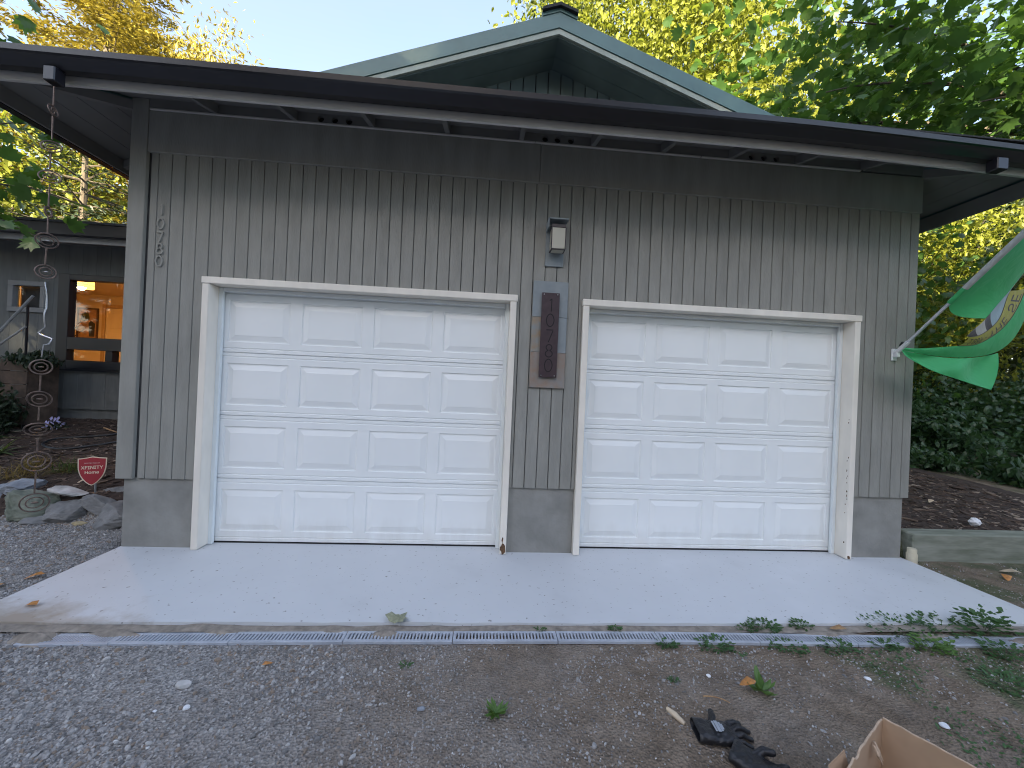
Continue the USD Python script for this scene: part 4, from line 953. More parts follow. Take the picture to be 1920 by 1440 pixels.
part('bloom', scatter(*leafshape('small'), np.array([-6.76, 2.48, .64]) + r8.normal(0, .035, (26, 3)), rots(r8, 26, 1.4), .05 * np.ones(26)), 'petal_violet', FLW)
part('foliage', scatter(*leafshape('small'), np.array([-6.74, 2.5, .585]) + r8.normal(0, .05, (60, 3)) * (1, 1, .5), rots(r8, 60, 1.2), .06 * np.ones(60)), 'conifer_dark', FLW)
hp = np.array([(-5.0, 2.1, 0), (-5.545, 2.04, 0), (-5.767, 1.88, 0), (-5.95, 1.80, 0), (-6.20, 1.85, 0), (-6.36, 1.98, 0), (-6.38, 2.1, 0), (-6.1, 2.2, 0), (-5.82, 2.32, 0), (-5.0, 2.5, 0)])
from scipy.interpolate import CubicSpline
def smoothline(P, n): P = np.asarray(P, float); s = np.r_[0, np.cumsum(np.linalg.norm(np.diff(P, axis=0), axis=1))]; return CubicSpline(s, P)(np.linspace(0, s[-1], n))
hp = smoothline(hp, 60); hp[:, 2] = bedz(hp[:, 0], hp[:, 1]) + .016
solo('garden_hose', tube(hp, .013, 8), 'hose_black', 'black garden hose looped on the mulch behind the grass clump', 'hose', smooth=True)
def twig(name, label, pts, r0, mt, cat_='twig'): return solo(name, tube(smoothline(pts, 12), np.linspace(r0, r0 * .5, 12), 6), mt, label, cat_)
twig('twig', 'reddish dead twig leaning on the mulch by the garage corner', [(-6.15, 2.52, .60), (-5.9, 2.4, .57), (-5.55, 2.2, .56)], .010, 'leaf_tan')
twig('twig', 'grey bark stick leaning behind the pale stone slab', [(-4.93, .90, .22), (-4.88, .95, .28), (-4.80, 1.02, .36)], .012, 'wood_pale')
# overhanging maple branches at the left edge
MB_ = thing('maple_branch', 'leafy maple sapling reaching into the left edge in front of the house wing', 'tree', (-6.9, .6, .1))
rm = np.random.default_rng(91)
tw = [[(-6.9, .6, .0), (-6.75, .7, 2.0), (-6.4, .8, 3.2), (-5.6, .9, 3.9), (-5.2, .95, 3.75)], [(-6.6, .75, 2.7), (-6.0, .85, 3.2), (-5.5, .9, 3.25), (-5.15, .9, 3.15)], [(-6.72, .7, 2.1), (-6.1, .8, 2.75), (-5.6, .9, 2.85), (-5.35, .9, 2.72)], [(-6.8, .65, 1.5), (-6.3, .8, 2.1), (-5.85, .9, 2.22)]]
lines = [smoothline(t, 40) for t in tw]
part('trunk', cat([tube(l, np.linspace(.03 if i == 0 else .014, .003, 40), 6) for i, l in enumerate(lines)]), 'bark', MB_)
pos = np.vstack([l[14:][rm.integers(0, 26, n)] + rm.normal(0, 1, (n, 3)) * (.10, .12, .10) for l, n in zip(lines, (44, 34, 34, 9))])
Rl = rots(rm, len(pos), .75); 
part('leaves', scatter(*leafshape('maple'), pos, Rl, rm.uniform(.09, .15, len(pos))), 'maple_green', MB_)
# ================================================================ on and beside the garage wall
# wall lantern
WL = thing('wall_lantern', 'square wall lantern with frosted shade between the two garage doors', 'lantern', (-.20, 0, 2.51))
mat('slate_blue', (.24, .27, .28), .6, .2, 9, .4, 30, col2=(.19, .22, .235)); mat('slate_rust', (.29, .20, .115), .7, .3, 14, .6, 30, col2=(.21, .23, .23)); mat('slate_brown', (.25, .175, .125), .7, .3, 9, .5, 30, col2=(.22, .225, .22))
usdkit.material(stage, '/World/Looks/frosted_shade', {'p': ('principled_bsdf', {'base_color': (.62, .60, .50), 'roughness': .35}), 't': ('translucent_bsdf', {'color': (.6, .57, .46)}), 'm': ('mix_closure', {'fac': .3})}, [('p.BSDF', 'm.closure1'), ('t.BSDF', 'm.closure2')], surface='m.closure')
part('backplate', cbox(-.285, -.125, -.016, -.0015, 2.51, 2.865, .003), 'slate_blue', WL)
part('hood', cat([cbox(-.285, -.115, -.145, -.017, 2.872, 2.884, .002), cbox(-.289, -.279, -.144, -.017, 2.80, 2.871, .002)]), 'slate_blue', WL)
part('collar', cbox(-.255, -.135, -.135, -.04, 2.805, 2.835, .003), 'lamp_bronze', WL)
part('shade', cbox(-.254, -.136, -.134, -.041, 2.628, 2.804, .003), 'frosted_shade', WL)
part('frame', cat([cbox(-.258, -.132, -.138, -.037, 2.618, 2.627, .002), cbox(-.258, -.250, -.138, -.130, 2.6275, 2.8045, .001), cbox(-.140, -.132, -.138, -.130, 2.6275, 2.8045, .001)]), 'lamp_bronze', WL)
part('diffuser', box(-.246, -.144, -.128, -.047, 2.6155, 2.6175), 'frosted_shade', WL)
part('arm', cbox(-.215, -.175, -.04, -.016, 2.70, 2.78, .003), 'lamp_bronze', WL)
# slate plaque with the cut-out house number
HP = thing('house_number_plaque', 'slate-tiled plaque with a dark metal plate reading 10780 below the lantern', 'plaque', (-.22, 0, 1.45))
xs0, xs1, za, zb = -.376, -.070, 1.450, 2.378
zt = [za, za + .308, za + .616, zb]
part('slate_tile', cbox(xs0, xs1, -.020, -.0015, zt[2] + .001, zt[3], .002), 'slate_blue', HP)
part('slate_tile', cbox(xs0, xs0 + .15, -.020, -.0015, zt[1] + .001, zt[2] - .001, .002), 'slate_rust', HP)
part('slate_tile', cbox(xs0 + .151, xs1, -.019, -.0015, zt[1] + .001, zt[2] - .001, .002), 'slate_blue', HP)
part('slate_tile', cbox(xs0, xs1, -.020, -.0015, zt[0], zt[1] - .001, .002), 'slate_brown', HP)
PM = part('number_plate', cbox(-.302, -.147, -.046, -.041, 1.542, 2.273, .0015), 'dark_steel', HP)
strokes = {'1': [[(-.1, .38), (.06, .5), (.06, -.5)]], '0': [[(.30 * math.cos(t), .5 * math.sin(t)) for t in np.linspace(.25, PI - .25, 12)], [(.30 * math.cos(t), .5 * math.sin(t)) for t in np.linspace(PI + .2, 2 * PI - .2, 12)], [(.30, .13), (.31, 0), (.30, -.10)], [(-.30, .12), (-.31, 0), (-.30, -.10)]], '7': [[(-.28, .48), (.28, .48)], [(.25, .40), (-.08, -.5)]],
           '8': [[(.23 * math.cos(t), .26 + .235 * math.sin(t)) for t in np.linspace(-PI / 2 + .18, 1.5 * PI - .18, 20)], [(.28 * math.cos(t), -.24 + .26 * math.sin(t)) for t in np.linspace(PI / 2 + .18, 2.5 * PI - .18, 20)]]}
from shapely.geometry import LineString
from shapely.ops import unary_union
def digit(ch, h, w): return unary_union([LineString([(x * h, y * h) for x, y in s]).buffer(w / 2, cap_style=2) for s in strokes[ch]])
def flat(P, x, z, y, t):
    gs = getattr(P, 'geoms', [P]); o = []
    for g in gs:
        m = trimesh.creation.extrude_polygon(g, t, engine='earcut'); v = np.array(m.vertices); o.append((np.stack([x + v[:, 0], y - v[:, 2], z + v[:, 1]], 1), np.array(m.faces)))
    return cat(o)
for ch, z in zip('10780', (2.165, 2.035, 1.90, 1.772, 1.645)):
    part('cut_digit', flat(digit(ch, .108, .0085), -.222, z, -.0462, .0004), 'cut_black', PM)
def screw(x, z):
    m = trimesh.creation.cylinder(radius=.006, height=.004, sections=12); v = np.array(m.vertices)
    return np.stack([x + v[:, 0], -.048 + v[:, 2], z + v[:, 1]], 1), np.array(m.faces)
for x, z in ((-.283, 2.258), (-.166, 2.258), (-.283, 1.557), (-.166, 1.557)): part('screw', screw(x, z), 'screw_steel', PM)
part('spacer', cbox(-.26, -.19, -.0405, -.0205, 1.7, 2.1), 'cut_black', HP)
# painted-over number at the left end of the wall
PN = thing('painted_house_number', 'raised number 10780 painted in wall colour, in a column left of the left door', 'house number', (-3.46, 0, 2.3))
for ch, z in zip('10780', (2.766, 2.653, 2.544, 2.448, 2.347)):
    part('digit', flat(digit(ch, .082, .011), -3.457, z, -.0008, .012), 'siding_paint', PN, smooth=False)
# flag pole with its wall bracket
FPL = thing('flagpole', 'slanting white flagpole in a wall bracket at the right end of the garage', 'flagpole', (3.02, 0, 1.92))
pd = np.array([0, -.7216, .6923]); pb = np.array([3.02, -.03, 1.917])
part('bracket', cat([cbox(2.995, 3.045, -.014, -.0015, 1.845, 1.955, .003), cbox(3.003, 3.037, -.05, -.0145, 1.875, 1.925, .004)]), 'bracket_white', FPL)
part('socket', tube([pb, pb + pd * .13], .0185, 14), 'bracket_white', FPL, smooth=40)
part('knob', tube([pb + (0.0, .012, .02) + pd * .06, pb + (0, -.01, .05) + pd * .06], .012, 10), 'window_black', FPL)
part('pole', tube([pb + pd * .05, pb + pd * 1.75], .0125, 14), 'alu_pole', FPL, smooth=40)
# the flag: one cloth folded back on itself
FL = thing('flag', 'green flag with a round yellow-ringed seal, folded over and hanging from the slanting flagpole', 'flag', (3.3, -.45, 1.6))
def flag_mat(name, c, t=.45):
    usdkit.material(stage, '/World/Looks/' + name, {'g': ('geometry', {}), 'n': ('noise_texture', {'scale': 9.0, 'detail': 3.0, 'distortion': .6}), 'b': ('bump', {'strength': .5, 'distance': .03}), 'p': ('principled_bsdf', {'base_color': c, 'roughness': .6, 'sheen_weight': .15}), 't': ('translucent_bsdf', {'color': c}), 'm': ('mix_closure', {'fac': t})},
                    [('g.position', 'n.vector'), ('n.fac', 'b.height'), ('b.normal', 'p.normal'), ('p.BSDF', 'm.closure1'), ('t.BSDF', 'm.closure2')], surface='m.closure')
flag_mat('flag_green', (.085, .57, .215), .5); flag_mat('flag_yellow', (.42, .40, .07), .25); flag_mat('flag_blue', (.38, .52, .60), .3); flag_mat('flag_white', (.55, .56, .54), .3); flag_mat('flag_dark', (.05, .045, .05), .1)
def two(Q, F): v, f = vf((Q.reshape(-1, 3), F)); return v, f
# upper sheet: sleeve on the pole, then down to the fold
s0, s1 = .545, 1.62
def on_pole(s, off=(0, 0, 0)): return pb + pd * s + np.asarray(off)
R0 = [on_pole(s0 + (s1 - s0) * t, (0, 0, -.014)) for t in (0, .33, .66, 1)]
R3 = [(3.243, -.50, 2.168), (3.445, -.50, 2.404), (3.60, -.50, 2.60), (3.85, -.52, 2.90)]
R1 = [np.array(a) * .66 + np.array(b) * .34 + np.array((0, .045, -.035)) for a, b in zip(R0, R3)]
R2 = [np.array(a) * .33 + np.array(b) * .67 + np.array((0, .02, -.03)) for a, b in zip(R0, R3)]
Q, F = grid_surface([R0, R1, R2, R3], 30, 30); part('cloth', two(Q, F), 'flag_green', FL, smooth=True)
part('sleeve', tube([on_pole(s0 + .0), on_pole(s0 + .012), on_pole((s0 + s1) / 2), on_pole(s1)], [.0175, .0205, .019, .019], 14, cap=False), 'flag_green', FL, smooth=True)
part('sleeve_band', tube([on_pole(s0 + .14), on_pole(s0 + .4), on_pole(s1)], [.0207, .0215, .021], 14, cap=False), 'flag_white', FL, smooth=True)
# middle band with the seal, seen from the back
Fd = [(3.081, -.505, 2.020), (3.16, -.505, 2.092), (3.238, -.505, 2.165), (3.335, -.505, 2.284), (3.438, -.505, 2.402), (3.562, -.505, 2.561)]
In = [(3.170, -.45, 2.021), (3.256, -.45, 2.037), (3.335, -.45, 2.083), (3.425, -.45, 2.172), (3.474, -.45, 2.291), (3.522, -.45, 2.42)]
Ou = [(3.18, -.37, 1.955), (3.315, -.37, 1.968), (3.425, -.37, 2.011), (3.58, -.37, 2.122), (3.705, -.37, 2.290), (3.785, -.37, 2.48)]
Cr = [(2.755, -.30, 1.905), (3.02, -.31, 1.872), (3.24, -.32, 1.862), (3.46, -.31, 1.885), (3.70, -.30, 1.955), (3.92, -.29, 2.26)]
Ou0 = [(2.765, -.31, 1.925), (2.97, -.35, 1.930)] 
def strip(A, B, nu, nv, bulge=(0, 0, 0)):
    A, B = np.array(A), np.array(B); M = (A + B) / 2 + np.asarray(bulge)
    return grid_surface([A, M, B], nu, nv)
Q, F = strip(Fd, In, 10, 50, (.0, .006, 0)); Ff = F.reshape(9, 49, 4)
part('seal_coat', two(Q, Ff[:, :9].reshape(-1, 4)), 'flag_dark', FL, smooth=True)
part('seal_collar', two(Q, Ff[:, 9:19].reshape(-1, 4)), 'flag_white', FL, smooth=True)
part('seal_coat', two(Q, Ff[:, 19:24].reshape(-1, 4)), 'flag_dark', FL, smooth=True)
part('seal_sky', two(Q, Ff[:, 24:].reshape(-1, 4)), 'flag_blue', FL, smooth=True)
RQ, F = strip(In, Ou, 12, 60, (.01, -.006, -.006)); SR = part('seal_ring', two(RQ, F), 'flag_yellow', FL, smooth=True)
Q2, F = strip([Ou0[0], Ou0[1], Ou[0]] + Ou[1:], [Cr[0], Cr[1], (3.13, -.315, 1.866)] + [Cr[2], Cr[3], Cr[4], Cr[5]][0:1] + [Cr[3], (3.60, -.305, 1.91), Cr[4], Cr[5]][0:4] if 0 else [Cr[0], Cr[1], (3.16, -.315, 1.865), (3.30, -.318, 1.866), (3.46, -.31, 1.885), (3.62, -.30, 1.925), (3.78, -.295, 2.03), (3.92, -.29, 2.26)], 12, 60, (.004, -.012, 0))
part('cloth', two(Q2, F), 'flag_green', FL, smooth=True)
for row, w in ((0, .004), (11, .005)):
    part('seal_outline', tube(RQ[row][::2] + np.array((0, -.002, 0)), w / 2, 5), 'flag_dark', FL)
# lettering on the ring: tops outwards, mirrored because the back of the cloth is seen
from scipy.interpolate import RegularGridInterpolator
RI = RegularGridInterpolator((np.linspace(0, 1, 12), np.linspace(0, 1, 60)), RQ)
Nn = np.cross(np.gradient(RQ, axis=0), np.gradient(RQ, axis=1)); Nn /= np.linalg.norm(Nn, axis=-1, keepdims=True)
if (Nn @ np.array([-.7, -.5, 0])).mean() < 0: Nn = -Nn
NI = RegularGridInterpolator((np.linspace(0, 1, 12), np.linspace(0, 1, 60)), Nn)
def on_ring(txt, s_0, s_1):
    m = meshkit.text_mesh(txt, 1.0, .01, False); m = m.subdivide() if len(m.vertices) < 4000 else m; v = np.array(m.vertices)
    x = (v[:, 0] - v[:, 0].min()) / (v[:, 0].max() - v[:, 0].min()); y = np.clip(v[:, 1], -.05, 1.05)
    q = np.stack([np.clip(.22 + .58 * y, 0, 1), np.clip(s_0 + (s_1 - s_0) * x, 0, 1)], 1)
    return RI(q) + NI(q) * (.0012 + .03 * v[:, 2:3]), np.array(m.faces)
for txt, a, b in (('1889', .05, .30), ('-', .345, .375), ('THE', .42, .68), ('SE', .76, .95)):
    part('seal_lettering', on_ring(txt, a, b), 'flag_dark', SR)
# lower flap
Bo = [(2.757, -.31, 1.900), (2.93, -.36, 1.755), (3.125, -.38, 1.690), (3.32, -.38, 1.640), (3.52, -.36, 1.602)]
C2 = [(2.755, -.30, 1.903), (3.02, -.31, 1.868), (3.24, -.32, 1.858), (3.46, -.31, 1.88), (3.655, -.30, 1.925)]
Mi = [np.array(a) * .5 + np.array(b) * .5 + np.array((0, dy, 0)) for a, b, dy in zip(C2, Bo, (0, .03, -.04, .035, -.02))]
Q, F = grid_surface([C2, Mi, Bo], 24, 50); part('cloth', two(Q, F), 'flag_green', FL, smooth=True)
part('hem', tube([tuple(p) for p in Q[-1][::3]], .0025, 5), 'flag_green', FL)
# ---------------- right of the apron
solo('cleanout_pipe', cat([tube([(3.268, -.02, -.05), (3.268, -.02, .062)], .040, 20), tube([(3.268, -.02, .0625), (3.268, -.02, .108)], .034, 20)]), 'pvc_cream', 'cream plastic cleanout pipe stub at the right foundation corner', 'pipe', smooth=40)
TE = thing('timber_edging', 'weathered greenish timber holding back the mulch right of the garage', 'timber', (5, .05, 0))
part('timber', cbox(3.30, 6.9, -.005, .155, -.04, .235, .012), 'timber_old', TE)
m = trimesh.creation.icosphere(subdivisions=3); v = np.array(m.vertices); v *= (1 + .7 * (meshkit.fbm(v * 2.2, 3, 5)[:, None] - .5)) * (.05, .04, .042)
solo('plastic_scrap', (v + (4.30, .27, .27), np.array(m.faces)), 'plastic_white', 'crumpled white plastic scrap on the mulch behind the timber', 'litter', smooth=25)
OC = thing('overhead_cable', 'two black overhead cables rising from the right roof edge to the upper right', 'cable', (5, 1, 4.7))
for k, dz_ in enumerate((0, -.055)):
    t = np.linspace(0, 1, 20); P = np.stack([3.9 + t * 14, 1.1 - t * 1.2, 4.18 + t * 7.2 - .9 * t * (1 - t) + dz_], 1)
    part('wire', tube(P, .009, 6), 'cable_black', OC)
# ---------------- weeds, leaves, litter on the ground
leaf_mat('weed_leaf', [(.09, .17, .04), (.12, .22, .05), (.16, .26, .06)], .2, rough=.45); leaf_mat('weed_dark', [(.055, .12, .04), (.08, .15, .05), (.11, .19, .06)], .2, rough=.45)
def gz1(x, y): return float(gz(np.array([x]), np.array([y]))[0])
def weed(x, y, n, size, seed, label, mt='weed_dark', spread=.06, rise=.05, kind='small', name='weed', group=None, z=None):
    r = np.random.default_rng(seed); z = gz1(x, y) if z is None else z
    n = int(n * 3.0); size *= .60; rise *= .7
    t = thing(name, label, 'weed', (x, y, z), group)
    a = r.uniform(0, 2 * PI, n); d = spread * np.sqrt(r.uniform(0, 1, n)); pos = np.stack([d * np.cos(a), d * np.sin(a) * .6, r.uniform(.004, rise, n)], 1)
    el = r.uniform(-.15, .5, n)
    yv = np.stack([np.cos(a) * np.cos(el), np.sin(a) * np.cos(el), np.sin(el)], 1); xv = np.stack([-np.sin(a), np.cos(a), np.zeros(n)], 1) + r.normal(0, .3, (n, 3)); xv -= yv * (xv * yv).sum(1, keepdims=True); xv /= np.linalg.norm(xv, axis=1, keepdims=True)
    part('leaves', scatter(np.array(leafshape(kind)[0]) * (1.35, 1, 1), leafshape(kind)[1], pos, np.stack([xv, yv, np.cross(xv, yv)], 2), size * r.uniform(.6, 1.3, n)), mt, t, local=True)
    part('stem', cat([tube([(0, 0, -.01), tuple(p * (.5, .5, .6)), tuple(p)], .0015, 4, cap=False) for p in pos[:min(n, 14)]]), mt, t, local=True)
    return t
def rosette(x, y, n, size, seed, label, mt='weed_leaf', w=.55):
    r = np.random.default_rng(seed); z = gz1(x, y); t = thing('weed', label, 'weed', (x, y, z))
    a = np.linspace(0, 2 * PI, n, endpoint=False) + r.normal(0, .25, n); el = r.uniform(.05, .7, n)
    yv = np.stack([np.cos(a) * np.cos(el), np.sin(a) * np.cos(el), np.sin(el)], 1); xv = np.stack([-np.sin(a), np.cos(a), np.zeros(n)], 1)
    V = np.array(leafshape('small')[0]) * (w, 1, 1.6)
    part('leaves', scatter(V, leafshape('small')[1], np.zeros((n, 3)) + (0, 0, .006), np.stack([xv, yv, np.cross(xv, yv)], 2), size * r.uniform(.6, 1.2, n)), mt, t, local=True)
rosette(-.64, -1.60, 17, .062, 1, 'bright green rosette weed alone in the middle of the gravel')
rosette(.70, -1.49, 10, .105, 2, 'broad-leaved green weed with an orange leaf, above the black gloves')
weed(-.36, -1.03, 16, .022, 3, 'tiny weed between apron and drain, centre of the picture', spread=.03)
weed(.10, -1.03, 20, .024, 4, 'small weed in the sandy strip right of the centre grate', spread=.035)
weed(.372, -1.15, 34, .030, 5, 'low weed at the front lip of the drain below the right door', spread=.06, rise=.03)
weed(.66, -1.155, 50, .034, 6, 'spreading weed at the drain lip right of the low one', spread=.11, rise=.035)
weed(1.08, -1.0, 60, .034, 7, 'bushy weed against the apron edge, left one of a pair', spread=.10, rise=.06)
weed(1.34, -.99, 40, .034, 8, 'bushy weed against the apron edge, right one of a pair', spread=.07, rise=.06)
weed(.95, -1.015, 30, .028, 9, 'small weed left of the bushy pair by the apron', spread=.06, rise=.04)
weed(1.10, -1.17, 46, .032, 10, 'flat weed over the drain lip below the bushy pair', spread=.11, rise=.03)
weed(1.40, -1.18, 46, .034, 11, 'flat weed over the drain lip further right, near a tan leaf', spread=.11, rise=.035)
weed(1.72, -1.17, 34, .032, 12, 'low weed on the drain before the dense clump', spread=.09, rise=.035)
weed(2.00, -1.19, 48, .040, 13, 'dense green weed clump in front of the drain at the right', mt='weed_leaf', spread=.12, rise=.07)
weed(1.98, -1.01, 60, .036, 14, 'long weed patch along the apron edge at the right', spread=.22, rise=.06)
weed(2.30, -1.01, 55, .042, 15, 'weed patch next to the tall one at the right apron corner', spread=.2, rise=.08)
weed(2.58, -1.03, 42, .062, 16, 'tall large-leaved weed at the right end of the drain', mt='weed_dark', spread=.17, rise=.17)
weed(2.42, -1.24, 36, .045, 17, 'weed clump below the right end of the drain', spread=.14, rise=.06)
weed(2.10, -1.45, 60, .03, 18, 'mossy low weed in the dirt near the right edge', spread=.16, rise=.02)
weed(.28, -1.42, 10, .02, 19, 'tiny seedling left of the twig in the gravel', spread=.03, rise=.02)
weed(-1.10, -1.30, 10, .016, 20, 'tiny seedling in the gravel under the large pale leaf', spread=.04, rise=.02)
# flat ground cover on the right, too small to count
rg = np.random.default_rng(99); n = 5200
gxx, gyy = rg.uniform(.3, 3.6, n), rg.uniform(-2.0, -1.19, n)
nn = meshkit.fbm(np.stack([gxx, gyy, 0 * gxx], -1) * 2.6, 4, 41); keep = (nn + .10 * np.clip(gxx - .8, -1, 1.2)) > .545
gxx, gyy = gxx[keep], gyy[keep]; n = len(gxx)
struct('ground_cover', scatter(*leafshape('small'), np.column_stack([gxx, gyy, gz(gxx, gyy) + .004]), rots(rg, n, .25), rg.uniform(.010, .024, n)), 'weed_dark', kind='stuff', label='flat mossy ground cover in the dirt at the lower right')
# fallen leaves
def fallen(label, x, y, s, rz, mt, kind='small', z=None, seed=0, roll=.25):
    r = np.random.default_rng(seed + 500); V, F = leafshape(kind); V = V * (1, 1, 1); V[:, 2] += roll * V[:, 0] ** 2 + .12 * np.sin(V[:, 1] * 5) 
    V[:, 1] -= .5; V *= s; V[:, 2] -= V[:, 2].min()
    c, q = math.cos(rz), math.sin(rz); V = V @ np.array([[c, q, 0], [-q, c, 0], [0, 0, 1]])
    return solo('fallen_leaf', (V + (x, y, (gz1(x, y) + .006) if z is None else z), F), mt, label, 'leaf', smooth=40)
fallen('large pale olive maple leaf lying over the apron edge', -1.22, -.955, .115, -.5, 'leaf_olive', 'maple', .004)
fallen('tan curled leaf on the drain at the right', 1.54, -1.05, .09, 1.2, 'leaf_tan', z=.004, seed=2)
fallen('orange leaf lying on the broad-leaved weed', .62, -1.50, .085, 1.6, 'leaf_orange', z=.02, seed=3)
fallen('small orange leaf in the gravel at left', -1.80, -1.29, .05, -.9, 'leaf_orange', seed=4)
fallen('brown leaf on the left corner of the apron', -3.42, -.83, .09, 1.3, 'leaf_orange', z=.003, seed=5)
fallen('orange-brown leaf beside the left apron edge', -3.78, -.48, .10, 1.9, 'leaf_orange', seed=6)
fallen('reddish leaf on the gravel left of the apron corner', -3.86, -.60, .08, .4, 'leaf_tan', seed=7)
fallen('cream leaf on the soil in front of the timber', 3.95, -.24, .13, .9, 'wood_pale', seed=8)
fallen('rusty leaf on the soil left of the cream one', 3.78, -.33, .10, 2.3, 'leaf_orange', seed=9)
fallen('tan leaf on the soil right of the cream one', 4.12, -.31, .10, .2, 'leaf_tan', seed=10)
fallen('yellow-brown leaf on the mulch bank under the shrubs', 3.75, .75, .09, 1.0, 'leaf_tan', z=.285, seed=11)
fallen('pale leaf near the top of the mulch bank', 4.6, .9, .09, 2.0, 'wood_pale', z=.29, seed=12)
# stones and litter
def pebble1(name, label, x, y, s, seed, mt, cat_='stone'):
    v, f = pebble(seed, 2, .6); return solo(name, (v * s + (x, y, gz1(x, y) + s * .35), f), mt, label, cat_, smooth=30)
pebble1('stone', 'rounded light grey stone alone in the gravel at left', -2.107, -1.425, .034, 3, 'stone_pale')
pebble1('stone', 'white flat stone below the rounded grey one', -2.00, -1.555, .017, 4, 'chip_white')
pebble1('stone', 'small white stone left of the white flat one', -2.12, -1.565, .010, 5, 'chip_white')
pebble1('stone', 'bluish stone left of the bright green rosette weed', -.98, -1.57, .019, 6, 'stone_blue')
pebble1('stone', 'white chip in the dirt right of the twig', .485, -1.385, .013, 7, 'chip_white')
pebble1('stone', 'white oval chip in the mossy dirt right of the broad-leaved weed', 1.345, -1.42, .018, 8, 'chip_white')
pebble1('stone', 'cream stone in the mossy dirt above the cardboard box', 1.42, -1.705, .020, 9, 'chip_white')
pebble1('stone', 'pale stone on the mossy dirt at the right edge', 2.15, -1.52, .016, 10, 'stone_pale')
mt_ = .012
solo('wood_stick', tube([(.155, -1.60, gz1(.155, -1.6) + .012), (.175, -1.635, gz1(.175, -1.635) + .013), (.20, -1.675, gz1(.2, -1.675) + .012)], [.009, .013, .008], 8), 'wood_pale', 'short pale wood sliver left of the black gloves', 'stick', smooth=True)
twig('twig', 'thin curved brown twig in the dirt above the black gloves', [(.37, -1.53, gz1(.37, -1.53) + .012), (.43, -1.54, gz1(.43, -1.54) + .018), (.485, -1.565, gz1(.48, -1.56) + .010)], .004, 'leaf_tan')
# ---------------- work gloves
import manifold3d as m3
def sphere(c, r): return m3.Manifold.sphere(r, 16).translate([float(q) for q in c])
def chain(pts, rs):
    o = m3.Manifold()
    for (a, ra), (b, rb) in zip(zip(pts[:-1], rs[:-1]), zip(pts[1:], rs[1:])): o = o + m3.Manifold.batch_hull([sphere(a, ra), sphere(b, rb)])
    return o
def glove(fingers, thumb, cuff_open, rz, c, seed, mirror=1):
    B = m3.Manifold.batch_hull([sphere((-.045, -.036, .020), .018), sphere((-.045, .036, .020), .018), sphere((.045, -.040, .018), .016), sphere((.045, .040, .018), .016), sphere((0, .0, .030), .018)])
    B = B + m3.Manifold.batch_hull([sphere((-.045, -.034, .022), .020), sphere((-.045, .034, .022), .020), sphere((-.10, -.034, .026), .022), sphere((-.10, .034, .026), .022)])
    for pts, rs in fingers: B = B + chain(pts, rs)
    B = B + chain(*thumb)
    if cuff_open: B = B - m3.Manifold.batch_hull([sphere((-.085, -.028, .026), .014), sphere((-.085, .028, .026), .014), sphere((-.14, -.036, .028), .020), sphere((-.14, .036, .028), .020)])
    B = B.refine_to_length(.0042); v, f = vf(B)
    tm = trimesh.Trimesh(v, f); trimesh.smoothing.filter_taubin(tm, iterations=12)
    v = np.array(tm.vertices); v[:, 2] += .006 * (meshkit.fbm(v * 60 + seed, 3, seed) - .5) * 2
    v[:, 1] *= mirror
    q, s = math.cos(rz), math.sin(rz); v = v @ np.array([[q, s, 0], [-s, q, 0], [0, 0, 1]])
    f = np.array(tm.faces); f = f if mirror > 0 else f[:, ::-1]
    return v + np.asarray(c), f
def fing(y0, y1, L_, h, rad, curl=0.0):
    return ([(.035, y0, .020), (.035 + L_ * .55, (y0 + y1) / 2, .020 + h), (.035 + L_ * (1 - curl), y1, .013 - curl * .0)], [rad * 1.08, rad, rad * .82])
F1 = [fing(.040, .060, .072, .010, .0118), fing(.014, .022, .092, .013, .0122), fing(-.012, -.014, .086, .010, .0118), fing(-.038, -.052, .066, .006, .0105)]
T1 = ([(-.025, .036, .022), (-.006, .070, .030), (.002, .100, .030)], [.017, .0150, .0120])
G1, GA1 = np.array([.334, -1.732]), -.10
g1 = thing('work_glove', 'black work glove lying palm down with a grey badge on its back', 'glove', (.33, -1.72, -.02), 'pair of gloves')
zg = gz1(*G1) + .002
part('glove', glove(F1, T1, True, GA1, (*G1, zg), 3), 'glove_black', g1, smooth=50)
def badge(x0, x1, y0, y1, z):
    v, f = cbox(x0, x1, y0, y1, z, z + .0022, .0006); q, s = math.cos(GA1), math.sin(GA1)
    return v @ np.array([[q, s, 0], [-s, q, 0], [0, 0, 1]]) + (*G1, zg), f
part('badge', cat([badge(-.034, -.026, -.024, .026, .0470), badge(-.024, -.010, -.026, .028, .0478), badge(-.008, .000, -.022, .022, .0474), badge(.001, .007, -.012, .014, .0468)]), 'badge_grey', g1)
F2 = [fing(.040, .048, .060, .026, .0122, .25), fing(.014, .018, .074, .030, .0125, .2), fing(-.012, -.016, .072, .026, .012, .2), fing(-.038, -.048, .058, .018, .0108, .2)]
T2 = ([(-.035, .034, .026), (-.012, .062, .046), (.018, .074, .050)], [.018, .016, .013])
g2 = thing('work_glove', 'black work glove curled up, the nearer one touching the bottom of the picture', 'glove', (.42, -1.87, -.02), 'pair of gloves')
part('glove', glove(F2, T2, True, -.80, (.402, -1.897, gz1(.40, -1.89) + .002), 5), 'glove_black', g2, smooth=50)
